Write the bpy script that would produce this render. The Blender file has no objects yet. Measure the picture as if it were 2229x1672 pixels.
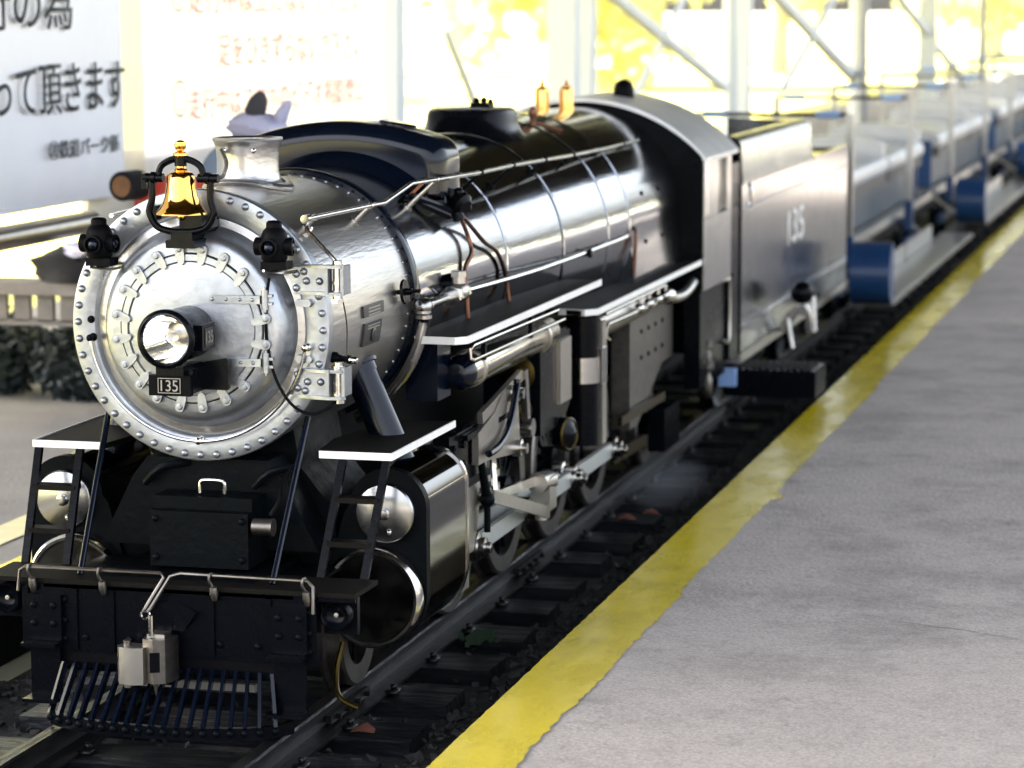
import bpy, bmesh, math, random
from mathutils import Vector, Matrix, Quaternion
random.seed(7)
R = math.radians
S = 0.12            # one modelling unit (the radius of the smokebox rivet ring) in metres
Z0 = 3.35           # boiler axis above the track bed, in modelling units
PI = math.pi
def P(x, y, z): return Vector((x*S, y*S, (z+Z0)*S))

sc = bpy.context.scene
COL = sc.collection
# ------------------------------------------------------------------ camera
cam = bpy.data.cameras.new('camera'); camo = bpy.data.objects.new('camera', cam); COL.objects.link(camo)
rt = Vector((0.96789137, 0.25135184, -0.00292325)); up = Vector((-0.03101666, 0.13096147, 0.99090214)); fw = Vector((-0.24944791, 0.95899497, -0.13455257))
m = Matrix((rt, up, -fw)).transposed().to_4x4(); m.translation = P(7.64433, -19.8791, 2.41459)
camo.matrix_world = m
cam.lens = 97.4; cam.sensor_width = 36; cam.clip_start = 0.05; cam.clip_end = 3000
cam.dof.use_dof = True; cam.dof.focus_distance = 21.25*S; cam.dof.aperture_fstop = 9.5
sc.camera = camo
# ------------------------------------------------------------------ sky, sun, exposure
SUN_EL, SUN_AZ = R(46), R(192)      # azimuth counter-clockwise from +X: from the left of the picture
w = bpy.data.worlds.new('World'); sc.world = w; w.use_nodes = True
nt = w.node_tree; bg = nt.nodes['Background']
sky = nt.nodes.new('ShaderNodeTexSky'); sky.sky_type = 'NISHITA'; sky.sun_disc = False
sky.sun_elevation = SUN_EL; sky.sun_rotation = R(90)-SUN_AZ; sky.air_density = 1.0; sky.dust_density = 5; sky.ozone_density = 1.0
hs = nt.nodes.new('ShaderNodeHueSaturation'); hs.inputs['Saturation'].default_value = .45      # hazy white sky
nt.links.new(sky.outputs[0], hs.inputs['Color']); nt.links.new(hs.outputs[0], bg.inputs[0]); bg.inputs[1].default_value = 0.15
sl = bpy.data.lights.new('sun', 'SUN'); sl.energy = 4.5; sl.angle = R(0.5); sl.color = (1, .95, .86)
so = bpy.data.objects.new('sun', sl); COL.objects.link(so)
sd = Vector((math.cos(SUN_EL)*math.cos(SUN_AZ), math.cos(SUN_EL)*math.sin(SUN_AZ), math.sin(SUN_EL)))
so.rotation_euler = sd.to_track_quat('Z', 'Y').to_euler(); so.location = P(-60, -10, 60)
sc.view_settings.view_transform = 'Standard'; sc.view_settings.look = 'None'; sc.view_settings.gamma = 1
sc.view_settings.use_curve_mapping = False
sc.view_settings.exposure = 2.95
sc.cycles.max_bounces = 6; sc.cycles.diffuse_bounces = 3; sc.cycles.glossy_bounces = 4; sc.cycles.transmission_bounces = 4
sc.cycles.sample_clamp_indirect = 8; sc.cycles.use_denoising = True; sc.cycles.caustics_reflective = False; sc.cycles.caustics_refractive = False

# ------------------------------------------------------------------ materials
def mat(name, col, rough=.5, metal=0, var=0, vscale=3, col2=None, bump=0, bscale=20, stretch=(1, 1, 1), coat=0, rvar=0, thresh=None, spec=None):
    """procedural principled material: colour varied by noise, fine bump, uneven gloss"""
    M = bpy.data.materials.new(name); M.use_nodes = True
    n = M.node_tree.nodes; l = M.node_tree.links; b = n['Principled BSDF']
    b.inputs['Base Color'].default_value = (*col, 1); b.inputs['Roughness'].default_value = rough
    b.inputs['Metallic'].default_value = metal
    if coat: b.inputs['Coat Weight'].default_value = coat; b.inputs['Coat Roughness'].default_value = .06
    if spec is not None: b.inputs['Specular IOR Level'].default_value = spec
    tc = n.new('ShaderNodeTexCoord'); mp = n.new('ShaderNodeMapping'); l.new(tc.outputs['Object'], mp.inputs[0])
    mp.inputs['Scale'].default_value = stretch
    if var or col2:
        t = n.new('ShaderNodeTexNoise'); t.inputs['Scale'].default_value = vscale/S; t.inputs['Detail'].default_value = 7; t.inputs['Roughness'].default_value = .65
        l.new(mp.outputs[0], t.inputs[0])
        r = n.new('ShaderNodeValToRGB'); l.new(t.outputs[0], r.inputs[0])
        a = col2 or tuple(max(0, c*(1-var)) for c in col)
        lo, hi = thresh or (.32, .68)
        r.color_ramp.elements[0].position = lo; r.color_ramp.elements[1].position = hi
        r.color_ramp.elements[0].color = (*a, 1); r.color_ramp.elements[1].color = (*(col if col2 else tuple(min(1, c*(1+var*.6)) for c in col)), 1)
        l.new(r.outputs[0], b.inputs['Base Color'])
        if rvar:
            mr = n.new('ShaderNodeMapRange'); l.new(t.outputs[0], mr.inputs[0]); mr.inputs[1].default_value = .3; mr.inputs[2].default_value = .7
            mr.inputs[3].default_value = max(.02, rough+rvar); mr.inputs[4].default_value = max(.02, rough-rvar); l.new(mr.outputs[0], b.inputs['Roughness'])
    if bump:
        t2 = n.new('ShaderNodeTexNoise'); t2.inputs['Scale'].default_value = bscale/S; t2.inputs['Detail'].default_value = 5; l.new(mp.outputs[0], t2.inputs[0])
        bp = n.new('ShaderNodeBump'); bp.inputs['Strength'].default_value = bump; bp.inputs['Distance'].default_value = .01*S*4
        l.new(t2.outputs[0], bp.inputs['Height']); l.new(bp.outputs[0], b.inputs['Normal'])
    return M
M = {}
M['face'] = mat('silver_paint', (.315, .33, .36), .36, .88, .26, 2.4, bump=.09, bscale=16, rvar=.10)
M['drum'] = mat('brushed_smokebox_steel', (.44, .425, .41), .33, 1, .24, 2.5, bump=.10, bscale=30, stretch=(1, .12, 1), rvar=.05)
M['boiler'] = mat('polished_boiler_steel', (.33, .345, .375), .12, 1, .24, 2.2, bump=.03, bscale=26, stretch=(1, .08, 1), rvar=.05)
M['chrome'] = mat('bright_steel', (.55, .53, .50), .16, 1, .12, 6, rvar=.06)
M['steel'] = mat('worn_motion_steel', (.46, .43, .385), .34, 1, .08, 5, bump=.02, bscale=20, rvar=.05)
M['satin'] = mat('satin_cover_steel', (.32, .315, .31), .24, 1, .1, 5, rvar=.05)
M['cover'] = mat('dark_polished_cover', (.16, .15, .14), .2, 1, .2, 5, rvar=.08)
M['cyl'] = mat('polished_black_jacket', (.11, .105, .10), .08, 1, .1, 3)
M['black'] = mat('gloss_black_paint', (.002, .0025, .004), .24, 0, .3, 6, bump=.03, bscale=14, rvar=.06, spec=.09)
M['cast'] = mat('black_cast_iron_paint', (.002, .003, .004), .42, 0, .4, 8, bump=.12, bscale=16, rvar=.1, spec=.05)
M['flat'] = mat('matt_black_rubber', (.002, .002, .003), .5, 0, .3, 8, bump=.1, spec=.06)
M['navy'] = mat('blue_black_gloss', (.002, .004, .010), .16, 0, .3, 5, spec=.28)
M['tread'] = mat('grey_tread_plate', (.008, .007, .006), .55, .0, .3, 20, bump=.9, bscale=26, spec=.05)
M['brass'] = mat('polished_brass', (.78, .42, .09), .10, 1, .08, 8)
M['olddbrass'] = mat('dull_brass', (.05, .035, .010), .4, 1, .4, 14)
M['copper'] = mat('copper_whistle', (.74, .44, .13), .22, 1, .2, 8)
M['pipe'] = mat('copper_pipe', (.15, .07, .045), .35, 1, .25, 12)
M['white'] = mat('white_edge_paint', (.82, .80, .76), .45, 0, .08, 8)
M['lens'] = mat('lamp_reflector', (.9, .9, .88), .04, 1)
M['dull'] = mat('dull_lever_steel', (.17, .155, .14), .4, 1, .3, 8)
M['num'] = mat('pale_raised_metal', (.28, .26, .235), .4, .4, .1, 20)
M['plate'] = mat('dark_builder_plate', (.02, .02, .02), .35, .1, .5, 20)
M['rail'] = mat('rail_steel', (.014, .013, .013), .36, .5, .35, 5, bump=.2, stretch=(1, .2, 1))
M['sleeper'] = mat('tarred_timber', (.006, .007, .009), .4, 0, .55, 3, bump=.7, bscale=8, stretch=(.25, 1, 1), rvar=.16, spec=.18)
M['ballast'] = mat('dark_ballast', (.006, .006, .006), .85, 0, .5, 12, bump=.8, bscale=10)
M['gravel'] = mat('gravel_stone', (.016, .015, .014), .75, 0, .6, 4, bump=.3)
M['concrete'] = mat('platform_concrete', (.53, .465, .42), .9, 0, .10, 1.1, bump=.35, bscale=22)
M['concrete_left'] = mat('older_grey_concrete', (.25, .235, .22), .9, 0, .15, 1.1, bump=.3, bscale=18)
M['crack'] = mat('dust_filled_crack', (.17, .15, .14), .9)
M['yellow'] = mat('yellow_line_paint', (.76, .58, .010), .24, 0, 0, 3.2, col2=(.62, .48, .012), bump=.15, bscale=6, rvar=.1, stretch=(1, .35, 1), thresh=(.34, .58))
M['cream'] = mat('cream_strip', (.75, .68, .42), .35, 0, .1, 4)
M['cab'] = mat('cab_side_steel', (.62, .62, .61), .22, 1, .1, 3, rvar=.05)
M['roof'] = mat('silver_roof_paint', (.62, .62, .62), .38, .55, .12, 2)
M['tender'] = mat('tender_steel', (.42, .425, .43), .17, 1, .14, 2, bump=.05, rvar=.06)
M['glass'] = mat('dark_green_glass', (.001, .010, .006), .1, spec=.08)
M['vinyl'] = mat('silver_grey_vinyl', (.46, .47, .48), .32, .15, .1, 4, bump=.1, bscale=6)
M['blue'] = mat('deep_blue_paint', (.012, .045, .13), .35, 0, .2, 4)
M['bluegrip'] = mat('light_blue_grip', (.22, .34, .6), .5)
M['carside'] = mat('blue_grey_car_panel', (.03, .05, .07), .4, 0, spec=.15)
M['cushion_shade'] = mat('brown_grey_cushion_shade', (.10, .09, .082), .6, 0, .2, 3, spec=.2)  # darker tone carries the shade of the cushion's lower sides
M['rod'] = mat('pale_rod_steel', (.52, .53, .50), .42, .7, .08, 8)
M['alu'] = mat('aluminium_extrusion', (.50, .49, .465), .3, .9, .1, 6)
M['post'] = mat('white_painted_steel', (.62, .66, .68), .5, 0, .05, 1)
M['postd'] = mat('grey_painted_steel', (.35, .36, .37), .5, 0, .1, 1)
M['canopy'] = mat('corrugated_roof_underside', (.012, .011, .011), .9, 0, .3, .2, spec=.0)
M['banner1'] = mat('grey_white_banner_vinyl', (.86, .86, .88), .5, 0, .03, 1)
M['red'] = mat('red_paint', (.5, .02, .012), .3, 0, .2, 3)
M['green'] = mat('green_paint', (.01, .12, .07), .35, 0, .2, 3)
M['bluegrey'] = mat('blue_grey_paint', (.16, .22, .30), .4)
M['brown'] = mat('brown_wood', (.20, .09, .035), .6, 0, .3, 5)
M['cloth'] = mat('lilac_grey_cloth', (.50, .48, .62), .9, 0, .08, 3)
M['clothd'] = mat('charcoal_cloth', (.05, .045, .05), .9)
M['jacket'] = mat('black_fabric', (.006, .006, .008), .9, 0, .4, 3)
M['bench'] = mat('weathered_grey_timber', (.18, .16, .15), .8, 0, .25, 2)
M['ground'] = mat('dry_sunlit_ground', (.40, .375, .28), .95, 0, .35, .05, col2=(.34, .34, .20))
M['leafdark'] = mat('dark_shrub_leaves', (.018, .028, .030), .6, 0, .5, 3)
M['bark'] = mat('tree_bark', (.42, .40, .33), .9, 0, .3, 4, bump=1)
M['rust'] = mat('fallen_leaf_brown', (.13, .035, .016), .8)
M['weed'] = mat('weed_green', (.004, .02, .003), .8)
M['wall'] = mat('cream_render', (.75, .70, .58), .8, 0, .1, .3)
def translucent(name, col, k):
    m_ = mat(name, col, .6, 0, .05, 1); n = m_.node_tree.nodes; l = m_.node_tree.links
    t = n.new('ShaderNodeBsdfTranslucent'); t.inputs[0].default_value = (*col, 1); x = n.new('ShaderNodeMixShader'); x.inputs[0].default_value = k
    l.new(n['Principled BSDF'].outputs[0], x.inputs[1]); l.new(t.outputs[0], x.inputs[2]); l.new(x.outputs[0], n['Material Output'].inputs[0]); return m_
M['banner2'] = translucent('backlit_white_banner', (.92, .88, .86), .45)
M['leaf'] = translucent('yellow_green_leaves', (.78, .76, .42), .5)
M['ink'] = mat('black_print', (.03, .035, .04), .6)
M['pink'] = translucent('faded_red_print', (.86, .50, .55), .45)
def glass():
    g = bpy.data.materials.new('clear_lamp_glass'); g.use_nodes = True; b = g.node_tree.nodes['Principled BSDF']
    b.inputs['Transmission Weight'].default_value = 1; b.inputs['Roughness'].default_value = .02; b.inputs['IOR'].default_value = 1.3; b.inputs['Base Color'].default_value = (1, 1, 1, 1); return g
M['clear'] = glass()
def speckle(mt, sc2, amt, sc3, amt3):      # grit and blotches multiplied over the base colour
    n = mt.node_tree.nodes; l = mt.node_tree.links; b = n['Principled BSDF']; src = b.inputs['Base Color'].links[0].from_socket; tc = n.new('ShaderNodeTexCoord')
    for s_, a_, lo, hi in ((sc2, amt, .35, .62), (sc3, amt3, .30, .5), (.55, .22, .35, .52), (1.7, .28, .27, .40)):
        t = n.new('ShaderNodeTexNoise'); t.inputs['Scale'].default_value = s_/S; t.inputs['Detail'].default_value = 6; t.inputs['Roughness'].default_value = .7; l.new(tc.outputs['Object'], t.inputs[0])
        m1 = n.new('ShaderNodeMapRange'); m1.inputs[1].default_value = lo; m1.inputs[2].default_value = hi; m1.inputs[3].default_value = 1-a_; m1.inputs[4].default_value = 1; l.new(t.outputs[0], m1.inputs[0])
        x = n.new('ShaderNodeMix'); x.data_type = 'RGBA'; x.blend_type = 'MULTIPLY'; x.inputs[0].default_value = 1; l.new(src, x.inputs[6]); l.new(m1.outputs[0], x.inputs[7]); src = x.outputs[2]
    l.new(src, b.inputs['Base Color'])
speckle(M['concrete'], 38, .36, 7, .18); speckle(M['yellow'], 30, .12, 5, .12)
# tread pattern: fine diamond relief
def tread(mt):
    n = mt.node_tree.nodes; l = mt.node_tree.links; b = n['Principled BSDF']; tc = n.new('ShaderNodeTexCoord')
    ck = n.new('ShaderNodeTexChecker'); ck.inputs['Scale'].default_value = 22/S; l.new(tc.outputs['Object'], ck.inputs[0])
    bp = n.new('ShaderNodeBump'); bp.inputs['Strength'].default_value = .6; bp.inputs['Distance'].default_value = .002; l.new(ck.outputs[1], bp.inputs['Height']); l.new(bp.outputs[0], b.inputs['Normal'])
tread(M['tread'])

# ------------------------------------------------------------------ mesh helpers (all input in modelling units)
class G:
    def __init__(s): s.bm = bmesh.new()
    def box(s, x0, x1, y0, y1, z0, z1):
        v = [s.bm.verts.new((x, y, z)) for z in (z0, z1) for x, y in ((x0, y0), (x1, y0), (x1, y1), (x0, y1))]
        for f in ((3, 2, 1, 0), (4, 5, 6, 7), (0, 1, 5, 4), (1, 2, 6, 5), (2, 3, 7, 6), (3, 0, 4, 7)): s.bm.faces.new([v[i] for i in f])
        return s
    def bar(s, p, q, w, h, upv=(0, 0, 1)):          # rectangular bar from p to q
        p = Vector(p); q = Vector(q); d = (q-p).normalized(); u = Vector(upv); a = d.cross(u)
        if a.length < 1e-4: a = d.cross(Vector((1, 0, 0)))
        a.normalize(); b = a.cross(d)
        v = [s.bm.verts.new(o+a*(i*w/2)+b*(j*h/2)) for o in (p, q) for i, j in ((-1, -1), (1, -1), (1, 1), (-1, 1))]
        for f in ((3, 2, 1, 0), (4, 5, 6, 7), (0, 1, 5, 4), (1, 2, 6, 5), (2, 3, 7, 6), (3, 0, 4, 7)): s.bm.faces.new([v[i] for i in f])
        return s
    def lathe(s, prof, o=(0, 0, 0), ax=(0, 1, 0), n=32, caps=True, ang=None):   # prof: (radius, height along ax)
        ax = Vector(ax).normalized(); a = ax.orthogonal().normalized(); b = ax.cross(a); o = Vector(o); rings = []
        for r, h in prof:
            if r < 1e-6: rings.append([s.bm.verts.new(o+ax*h)])
            else: rings.append([s.bm.verts.new(o+ax*h+(a*math.cos(2*PI*k/n)+b*math.sin(2*PI*k/n))*r) for k in range(n)])
        for A, B in zip(rings, rings[1:]):
            for k in range(n):
                k2 = (k+1) % n
                if len(A) == 1 and len(B) == 1: continue
                if len(A) == 1: s.bm.faces.new((A[0], B[k], B[k2]))
                elif len(B) == 1: s.bm.faces.new((A[k], B[0], A[k2]))
                else: s.bm.faces.new((A[k], B[k], B[k2], A[k2]))
        if caps:
            for r_, fl in ((rings[0], 0), (rings[-1], 1)):
                if len(r_) > 2: s.bm.faces.new(r_ if fl else r_[::-1])
        return s
    def cyl(s, p, q, r, r2=None, n=20, caps=True):
        p = Vector(p); q = Vector(q); return s.lathe([(r, 0), (r if r2 is None else r2, (q-p).length)], p, q-p, n, caps)
    def sph(s, c, r, n=16, sc_=(1, 1, 1), m_=8):
        c = Vector(c); rings = []
        for i in range(m_+1):
            t = PI*i/m_; rr = math.sin(t)
            if i in (0, m_): rings.append([s.bm.verts.new(c+Vector((0, 0, math.cos(t)*r*sc_[2])))])
            else: rings.append([s.bm.verts.new(c+Vector((rr*math.cos(2*PI*k/n)*r*sc_[0], rr*math.sin(2*PI*k/n)*r*sc_[1], math.cos(t)*r*sc_[2]))) for k in range(n)])
        for A, B in zip(rings, rings[1:]):
            for k in range(n):
                k2 = (k+1) % n
                if len(A) == 1: s.bm.faces.new((A[0], B[k], B[k2]))
                elif len(B) == 1: s.bm.faces.new((A[k], B[0], A[k2]))
                else: s.bm.faces.new((A[k], B[k], B[k2], A[k2]))
        return s
    def tube(s, pts, r, n=8, closed=False, smooth=0):
        pts = [Vector(p) for p in pts]
        if smooth:      # Catmull-Rom
            q = []
            for i in range(len(pts)-1):
                p0 = pts[max(0, i-1)]; p1 = pts[i]; p2 = pts[i+1]; p3 = pts[min(len(pts)-1, i+2)]
                for k in range(smooth):
                    t = k/smooth; q.append(.5*((2*p1)+(-p0+p2)*t+(2*p0-5*p1+4*p2-p3)*t*t+(-p0+3*p1-3*p2+p3)*t**3))
            q.append(pts[-1]); pts = q
        N = len(pts); rings = []; prev = None
        for i, p in enumerate(pts):
            a = pts[i-1] if (i or closed) else pts[0]; b = pts[(i+1) % N] if (i < N-1 or closed) else pts[-1]
            d = (b-a).normalized()
            u = prev if prev is not None else d.orthogonal()
            u = (u-d*u.dot(d))
            if u.length < 1e-5: u = d.orthogonal()
            u.normalize(); prev = u; v = d.cross(u)
            rings.append([s.bm.verts.new(p+(u*math.cos(2*PI*k/n)+v*math.sin(2*PI*k/n))*r) for k in range(n)])
        pr = list(zip(rings, rings[1:]))+([(rings[-1], rings[0])] if closed else [])
        for A, B in pr:
            for k in range(n): s.bm.faces.new((A[k], A[(k+1) % n], B[(k+1) % n], B[k]))
        if not closed: s.bm.faces.new(rings[0][::-1]); s.bm.faces.new(rings[-1])
        return s
    def prism(s, poly, axis, a, b):      # polygon in the plane across axis: x->(y,z)  y->(x,z)  z->(x,y)
        def mk(u, v, t): return {'x': (t, u, v), 'y': (u, t, v), 'z': (u, v, t)}[axis]
        A = [s.bm.verts.new(mk(u, v, a)) for u, v in poly]; B = [s.bm.verts.new(mk(u, v, b)) for u, v in poly]; n = len(poly)
        s.bm.faces.new(A[::-1]); s.bm.faces.new(B)
        for k in range(n): s.bm.faces.new((A[k], A[(k+1) % n], B[(k+1) % n], B[k]))
        return s
    def strip(s, outer, inner, axis, a, b):   # thick shell between two matching polylines
        return s.prism(outer+inner[::-1], axis, a, b)
    def grid(s, rows):                   # rows of points -> surface
        V = [[s.bm.verts.new(p) for p in r] for r in rows]
        for A, B in zip(V, V[1:]):
            for k in range(len(A)-1): s.bm.faces.new((A[k], A[k+1], B[k+1], B[k]))
        return s
    def mesh(s, name, mt, root=None, bevel=0, seg=2, ang=38):
        bm = s.bm
        if bevel:
            ed = [e for e in bm.edges if len(e.link_faces) == 2 and e.calc_face_angle(0) > R(ang)]
            bmesh.ops.bevel(bm, geom=ed, offset=bevel, segments=seg, profile=.5, affect='EDGES', clamp_overlap=True)
        bmesh.ops.recalc_face_normals(bm, faces=bm.faces[:])
        for e in bm.edges: e.smooth = not (len(e.link_faces) == 2 and e.calc_face_angle(0) > R(40))
        for f in bm.faces: f.smooth = True
        L = root if root is not None else Vector((0, 0, 0))
        for v in bm.verts: v.co = P(*v.co)-L
        me = bpy.data.meshes.new(name); bm.to_mesh(me); bm.free(); me.materials.append(mt if not isinstance(mt, str) else M[mt]); return me
    def build(s, name, mt, parent=None, bevel=0, seg=2, ang=38, kind=None, label=None):
        L = parent.get('_root') if parent is not None else None
        L = Vector(L) if L is not None else Vector((0, 0, 0))
        me = s.mesh(name, mt, L, bevel, seg, ang); o = bpy.data.objects.new(name, me); COL.objects.link(o)
        if parent is not None: o.parent = parent; o['_root'] = list(L)
        if kind: o['kind'] = kind
        if label: o['label'] = label
        return o
def thing(name, loc, label, cat, group=None):
    o = bpy.data.objects.new(name, None); COL.objects.link(o); o.location = P(*loc); o['_root'] = list(P(*loc)); o.empty_display_size = .05
    o['label'] = label; o['category'] = cat
    if group: o['group'] = group
    return o
def single(g, name, mt, loc, label, cat, group=None, **k):   # a thing that is one mesh, origin at its base
    L = P(*loc); me = g.mesh(name, mt, L, **k); o = bpy.data.objects.new(name, me); COL.objects.link(o); o.location = L
    o['label'] = label; o['category'] = cat
    if group: o['group'] = group
    return o
def struct(g, name, mt, **k): return g.build(name, mt, None, kind='structure', **k)
def unit_mesh(name, fn, mt):     # mesh round its own origin for shared small parts (axis +Z)
    g = G(); fn(g); bm = g.bm
    for e in bm.edges: e.smooth = not (len(e.link_faces) == 2 and e.calc_face_angle(0) > R(45))
    bmesh.ops.recalc_face_normals(bm, faces=bm.faces[:])
    for f in bm.faces: f.smooth = True
    for v in bm.verts: v.co = v.co*S
    me = bpy.data.meshes.new(name); bm.to_mesh(me); bm.free(); me.materials.append(M[mt]); return me
def put(me, name, parent, p, nrm=(0, 0, 1), spin=0):
    o = bpy.data.objects.new(name, me); COL.objects.link(o); o.parent = parent; o['_root'] = list(parent['_root'])
    q = Vector((0, 0, 1)).rotation_difference(Vector(nrm).normalized())
    o.location = P(*p)-Vector(parent['_root']); o.rotation_mode = 'QUATERNION'; o.rotation_quaternion = q @ Quaternion((0, 0, 1), spin); return o
def text_obj(name, txt, mt, parent, origin, xdir, ydir, width, height, extrude=.004, root=None, bold=0):
    """lettering fitted into a width x height box whose lower left corner is origin"""
    c = bpy.data.curves.new(name, 'FONT'); c.body = txt; c.size = 1; c.extrude = 0; c.offset = bold*.3
    t = bpy.data.objects.new(name, c); COL.objects.link(t); bpy.context.view_layer.update()
    dg = bpy.context.evaluated_depsgraph_get(); me = bpy.data.meshes.new_from_object(t.evaluated_get(dg)); bpy.data.objects.remove(t)
    me.name = name
    if not len(me.vertices): return None
    xs = [v.co.x for v in me.vertices]; ys = [v.co.y for v in me.vertices]; x0, x1, y0, y1 = min(xs), max(xs), min(ys), max(ys)
    X = Vector(xdir); Y = Vector(ydir); Nn = X.cross(Y)
    bm = bmesh.new(); bm.from_mesh(me)
    ex = bmesh.ops.extrude_face_region(bm, geom=bm.faces[:]); 
    for e in ex['geom']:
        if isinstance(e, bmesh.types.BMVert): e.co.z += 1
    L = Vector(parent['_root']) if parent is not None else (root or Vector((0, 0, 0)))
    for v in bm.verts:
        u = (v.co.x-x0)/(x1-x0)*width; vv = (v.co.y-y0)/(y1-y0)*height; p = Vector(origin)+X*u+Y*vv+Nn*(v.co.z*extrude); v.co = P(*p)-L
    bmesh.ops.recalc_face_normals(bm, faces=bm.faces[:])
    bm.to_mesh(me); bm.free(); me.materials.clear(); me.materials.append(M[mt])
    for pl in me.polygons: pl.material_index = 0
    o = bpy.data.objects.new(name, me); COL.objects.link(o)
    if parent is not None: o.parent = parent; o['_root'] = list(L)
    return o

# ================================================================== SETTING
g = G(); g.box(-900, 900, -500, 2600, -3.6, -3.35); struct(g, 'ground', 'ground')
g = G(); g.box(-2.45, 2.5, -60, 190, -3.45, -3.33); struct(g, 'track_bed', 'ballast')
PZ = -2.7
M['grass'] = mat('sunlit_yellow_grass', (.62, .57, .17), .9, 0, .2, .3)
g = G(); g.box(-400, -12.5, -60, 1500, -3.36, -3.2); struct(g, 'grass_field', 'grass')
g = G(); g.box(2.47, 60, -60, 190, -3.34, PZ); struct(g, 'right_platform', 'concrete')
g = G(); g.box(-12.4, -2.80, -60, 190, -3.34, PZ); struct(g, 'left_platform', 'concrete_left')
g = G(); g.box(-2.80, -2.76, -60, 190, -3.34, PZ-.01); struct(g, 'platform_edge_shade', 'flat')  # added black strip in place of the shade on the platform's side
def line(name, xa, xb, mt, jit, y0=-12, y1=180):
    rnd = random.Random(5); rows = []; y = y0
    while y < y1:
        st = .09 if y < 22 else .6
        d = rnd.gauss(0, jit) + (.012*math.sin(y*.9)+.01*math.sin(y*2.3+1))*(jit > 0)
        d0 = rnd.gauss(0, jit*.25)
        if 8.4 < y < 9.0 and jit: d += .11*max(0, 1-abs(y-8.6)/.25)
        rows.append([(xa+(d0 if xa > 0 else 0), y, PZ+.012), ((xa+xb)/2, y, PZ+.012), (xb+d, y, PZ+.012)]); y += st
    g = G(); g.grid(rows); return struct(g, name, mt)
line('yellow_line', 2.476, 3.06, 'yellow', .010)
line('yellow_line_left', -3.3, -2.81, 'yellow', 0)
line('cream_strip_left', -4.15, -3.72, 'cream', 0)  # pale cream strip along the left platform
for ci, (ca, cb_) in enumerate((((3.16, 7.2), (4.6, 6.5)), ((3.2, 12.9), (5.2, 12.6)), ((4.6, 3.2), (6.4, 2.4)), ((3.9, 9.7), (6.6, 8.8)), ((6.5, 15), (9.5, 14.2)))):
    rc_ = random.Random(ci); g = G(); ra_ = []; rb2 = []
    for k in range(15):
        t = k/14; x = ca[0]+(cb_[0]-ca[0])*t; yv = ca[1]+(cb_[1]-ca[1])*t+rc_.gauss(0, .025); wd = .007*math.sin(PI*min(1, t*1.02+.01))*rc_.uniform(.4, 1.3)
        ra_.append((x, yv-wd, PZ+.004)); rb2.append((x, yv+wd, PZ+.004))
    g.grid([ra_, rb2]); struct(g, 'platform_crack', 'crack')
# platform canopy roof, open to the sides, with a roof light
g = G()
CZ = 20
holes = [(-17, -9, 52, 68)]
g.box(-38, -17, -24, 175, CZ, CZ+.4); g.box(-9, 25, -24, 175, CZ, CZ+.4)
g.box(-17, -9, -24, 52, CZ, CZ+.4); g.box(-17, -9, 68, 175, CZ, CZ+.4)
struct(g, 'canopy_roof', 'canopy')
g = G()
for y in range(-23, 176, 13): g.box(-38, 25, y, y+.5, CZ-.9, CZ-.01)
struct(g, 'canopy_beams', 'canopy')

# ---- track
trk = thing('railway_track', (0, -3, -3.33), 'narrow miniature railway track on dark tarred sleepers running along the platform edge', 'railway track')
tie = None
def sleeper(y, w=.56):
    g = G(); r = random.Random(int(y*100)); j = lambda: r.uniform(-.012, .012)
    xa, xb = -1.64+j()*3, 1.6+j()*4; zt = -3.2+j()
    g.box(xa, xb, y-w/2, y+w/2, -3.34, zt)
    for v in g.bm.verts: v.co += Vector((j(), j(), j()*.4))
    o = g.build('sleeper', 'sleeper', trk, bevel=.022)
    return o
y = .35-1.17*3
i = 0
while y < 75: sleeper(y); y += 1.17; i += 1
def rail(sx):
    g = G(); c = .86*sx
    prof = [(-.17, -3.2), (.17, -3.2), (.17, -3.175), (.035, -3.15), (.035, -3.06), (.062, -3.045), (.066, -2.995), (.05, -2.98), (-.05, -2.98), (-.066, -2.995), (-.062, -3.045), (-.035, -3.06), (-.035, -3.15), (-.17, -3.175)]
    g.prism([(c+a, b) for a, b in prof], 'y', -6, 175)
    return g.build('rail', 'rail', trk)
for sx in (-1, 1):
    rr = rail(sx)
    for yy in (.2, 6.1, 18, 30):        # fishplates with bolts
        g = G(); c = .86*sx+.05*1
        g.box(c-.004, c+.045, yy, yy+1.0, -3.135, -3.07)
        for k in range(4): g.cyl((c+.04, yy+.12+k*.25, -3.1), (c+.085, yy+.12+k*.25, -3.1), .024, n=6)
        g.build('fishplate', 'rail', rr)
# rail clips on the sleepers
cm = unit_mesh('rail_clip', lambda g: (g.box(-.05, .05, -.09, .09, 0, .03), g.cyl((0, 0, .03), (0, 0, .075), .03, n=6)), 'rail')
for k in range(34):
    for sx in (-1, 1):
        for d in (-.2, .2): put(cm, 'rail_clip', trk, (.86*sx+d, .35-1.17*2+1.17*k, -3.195))
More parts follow.
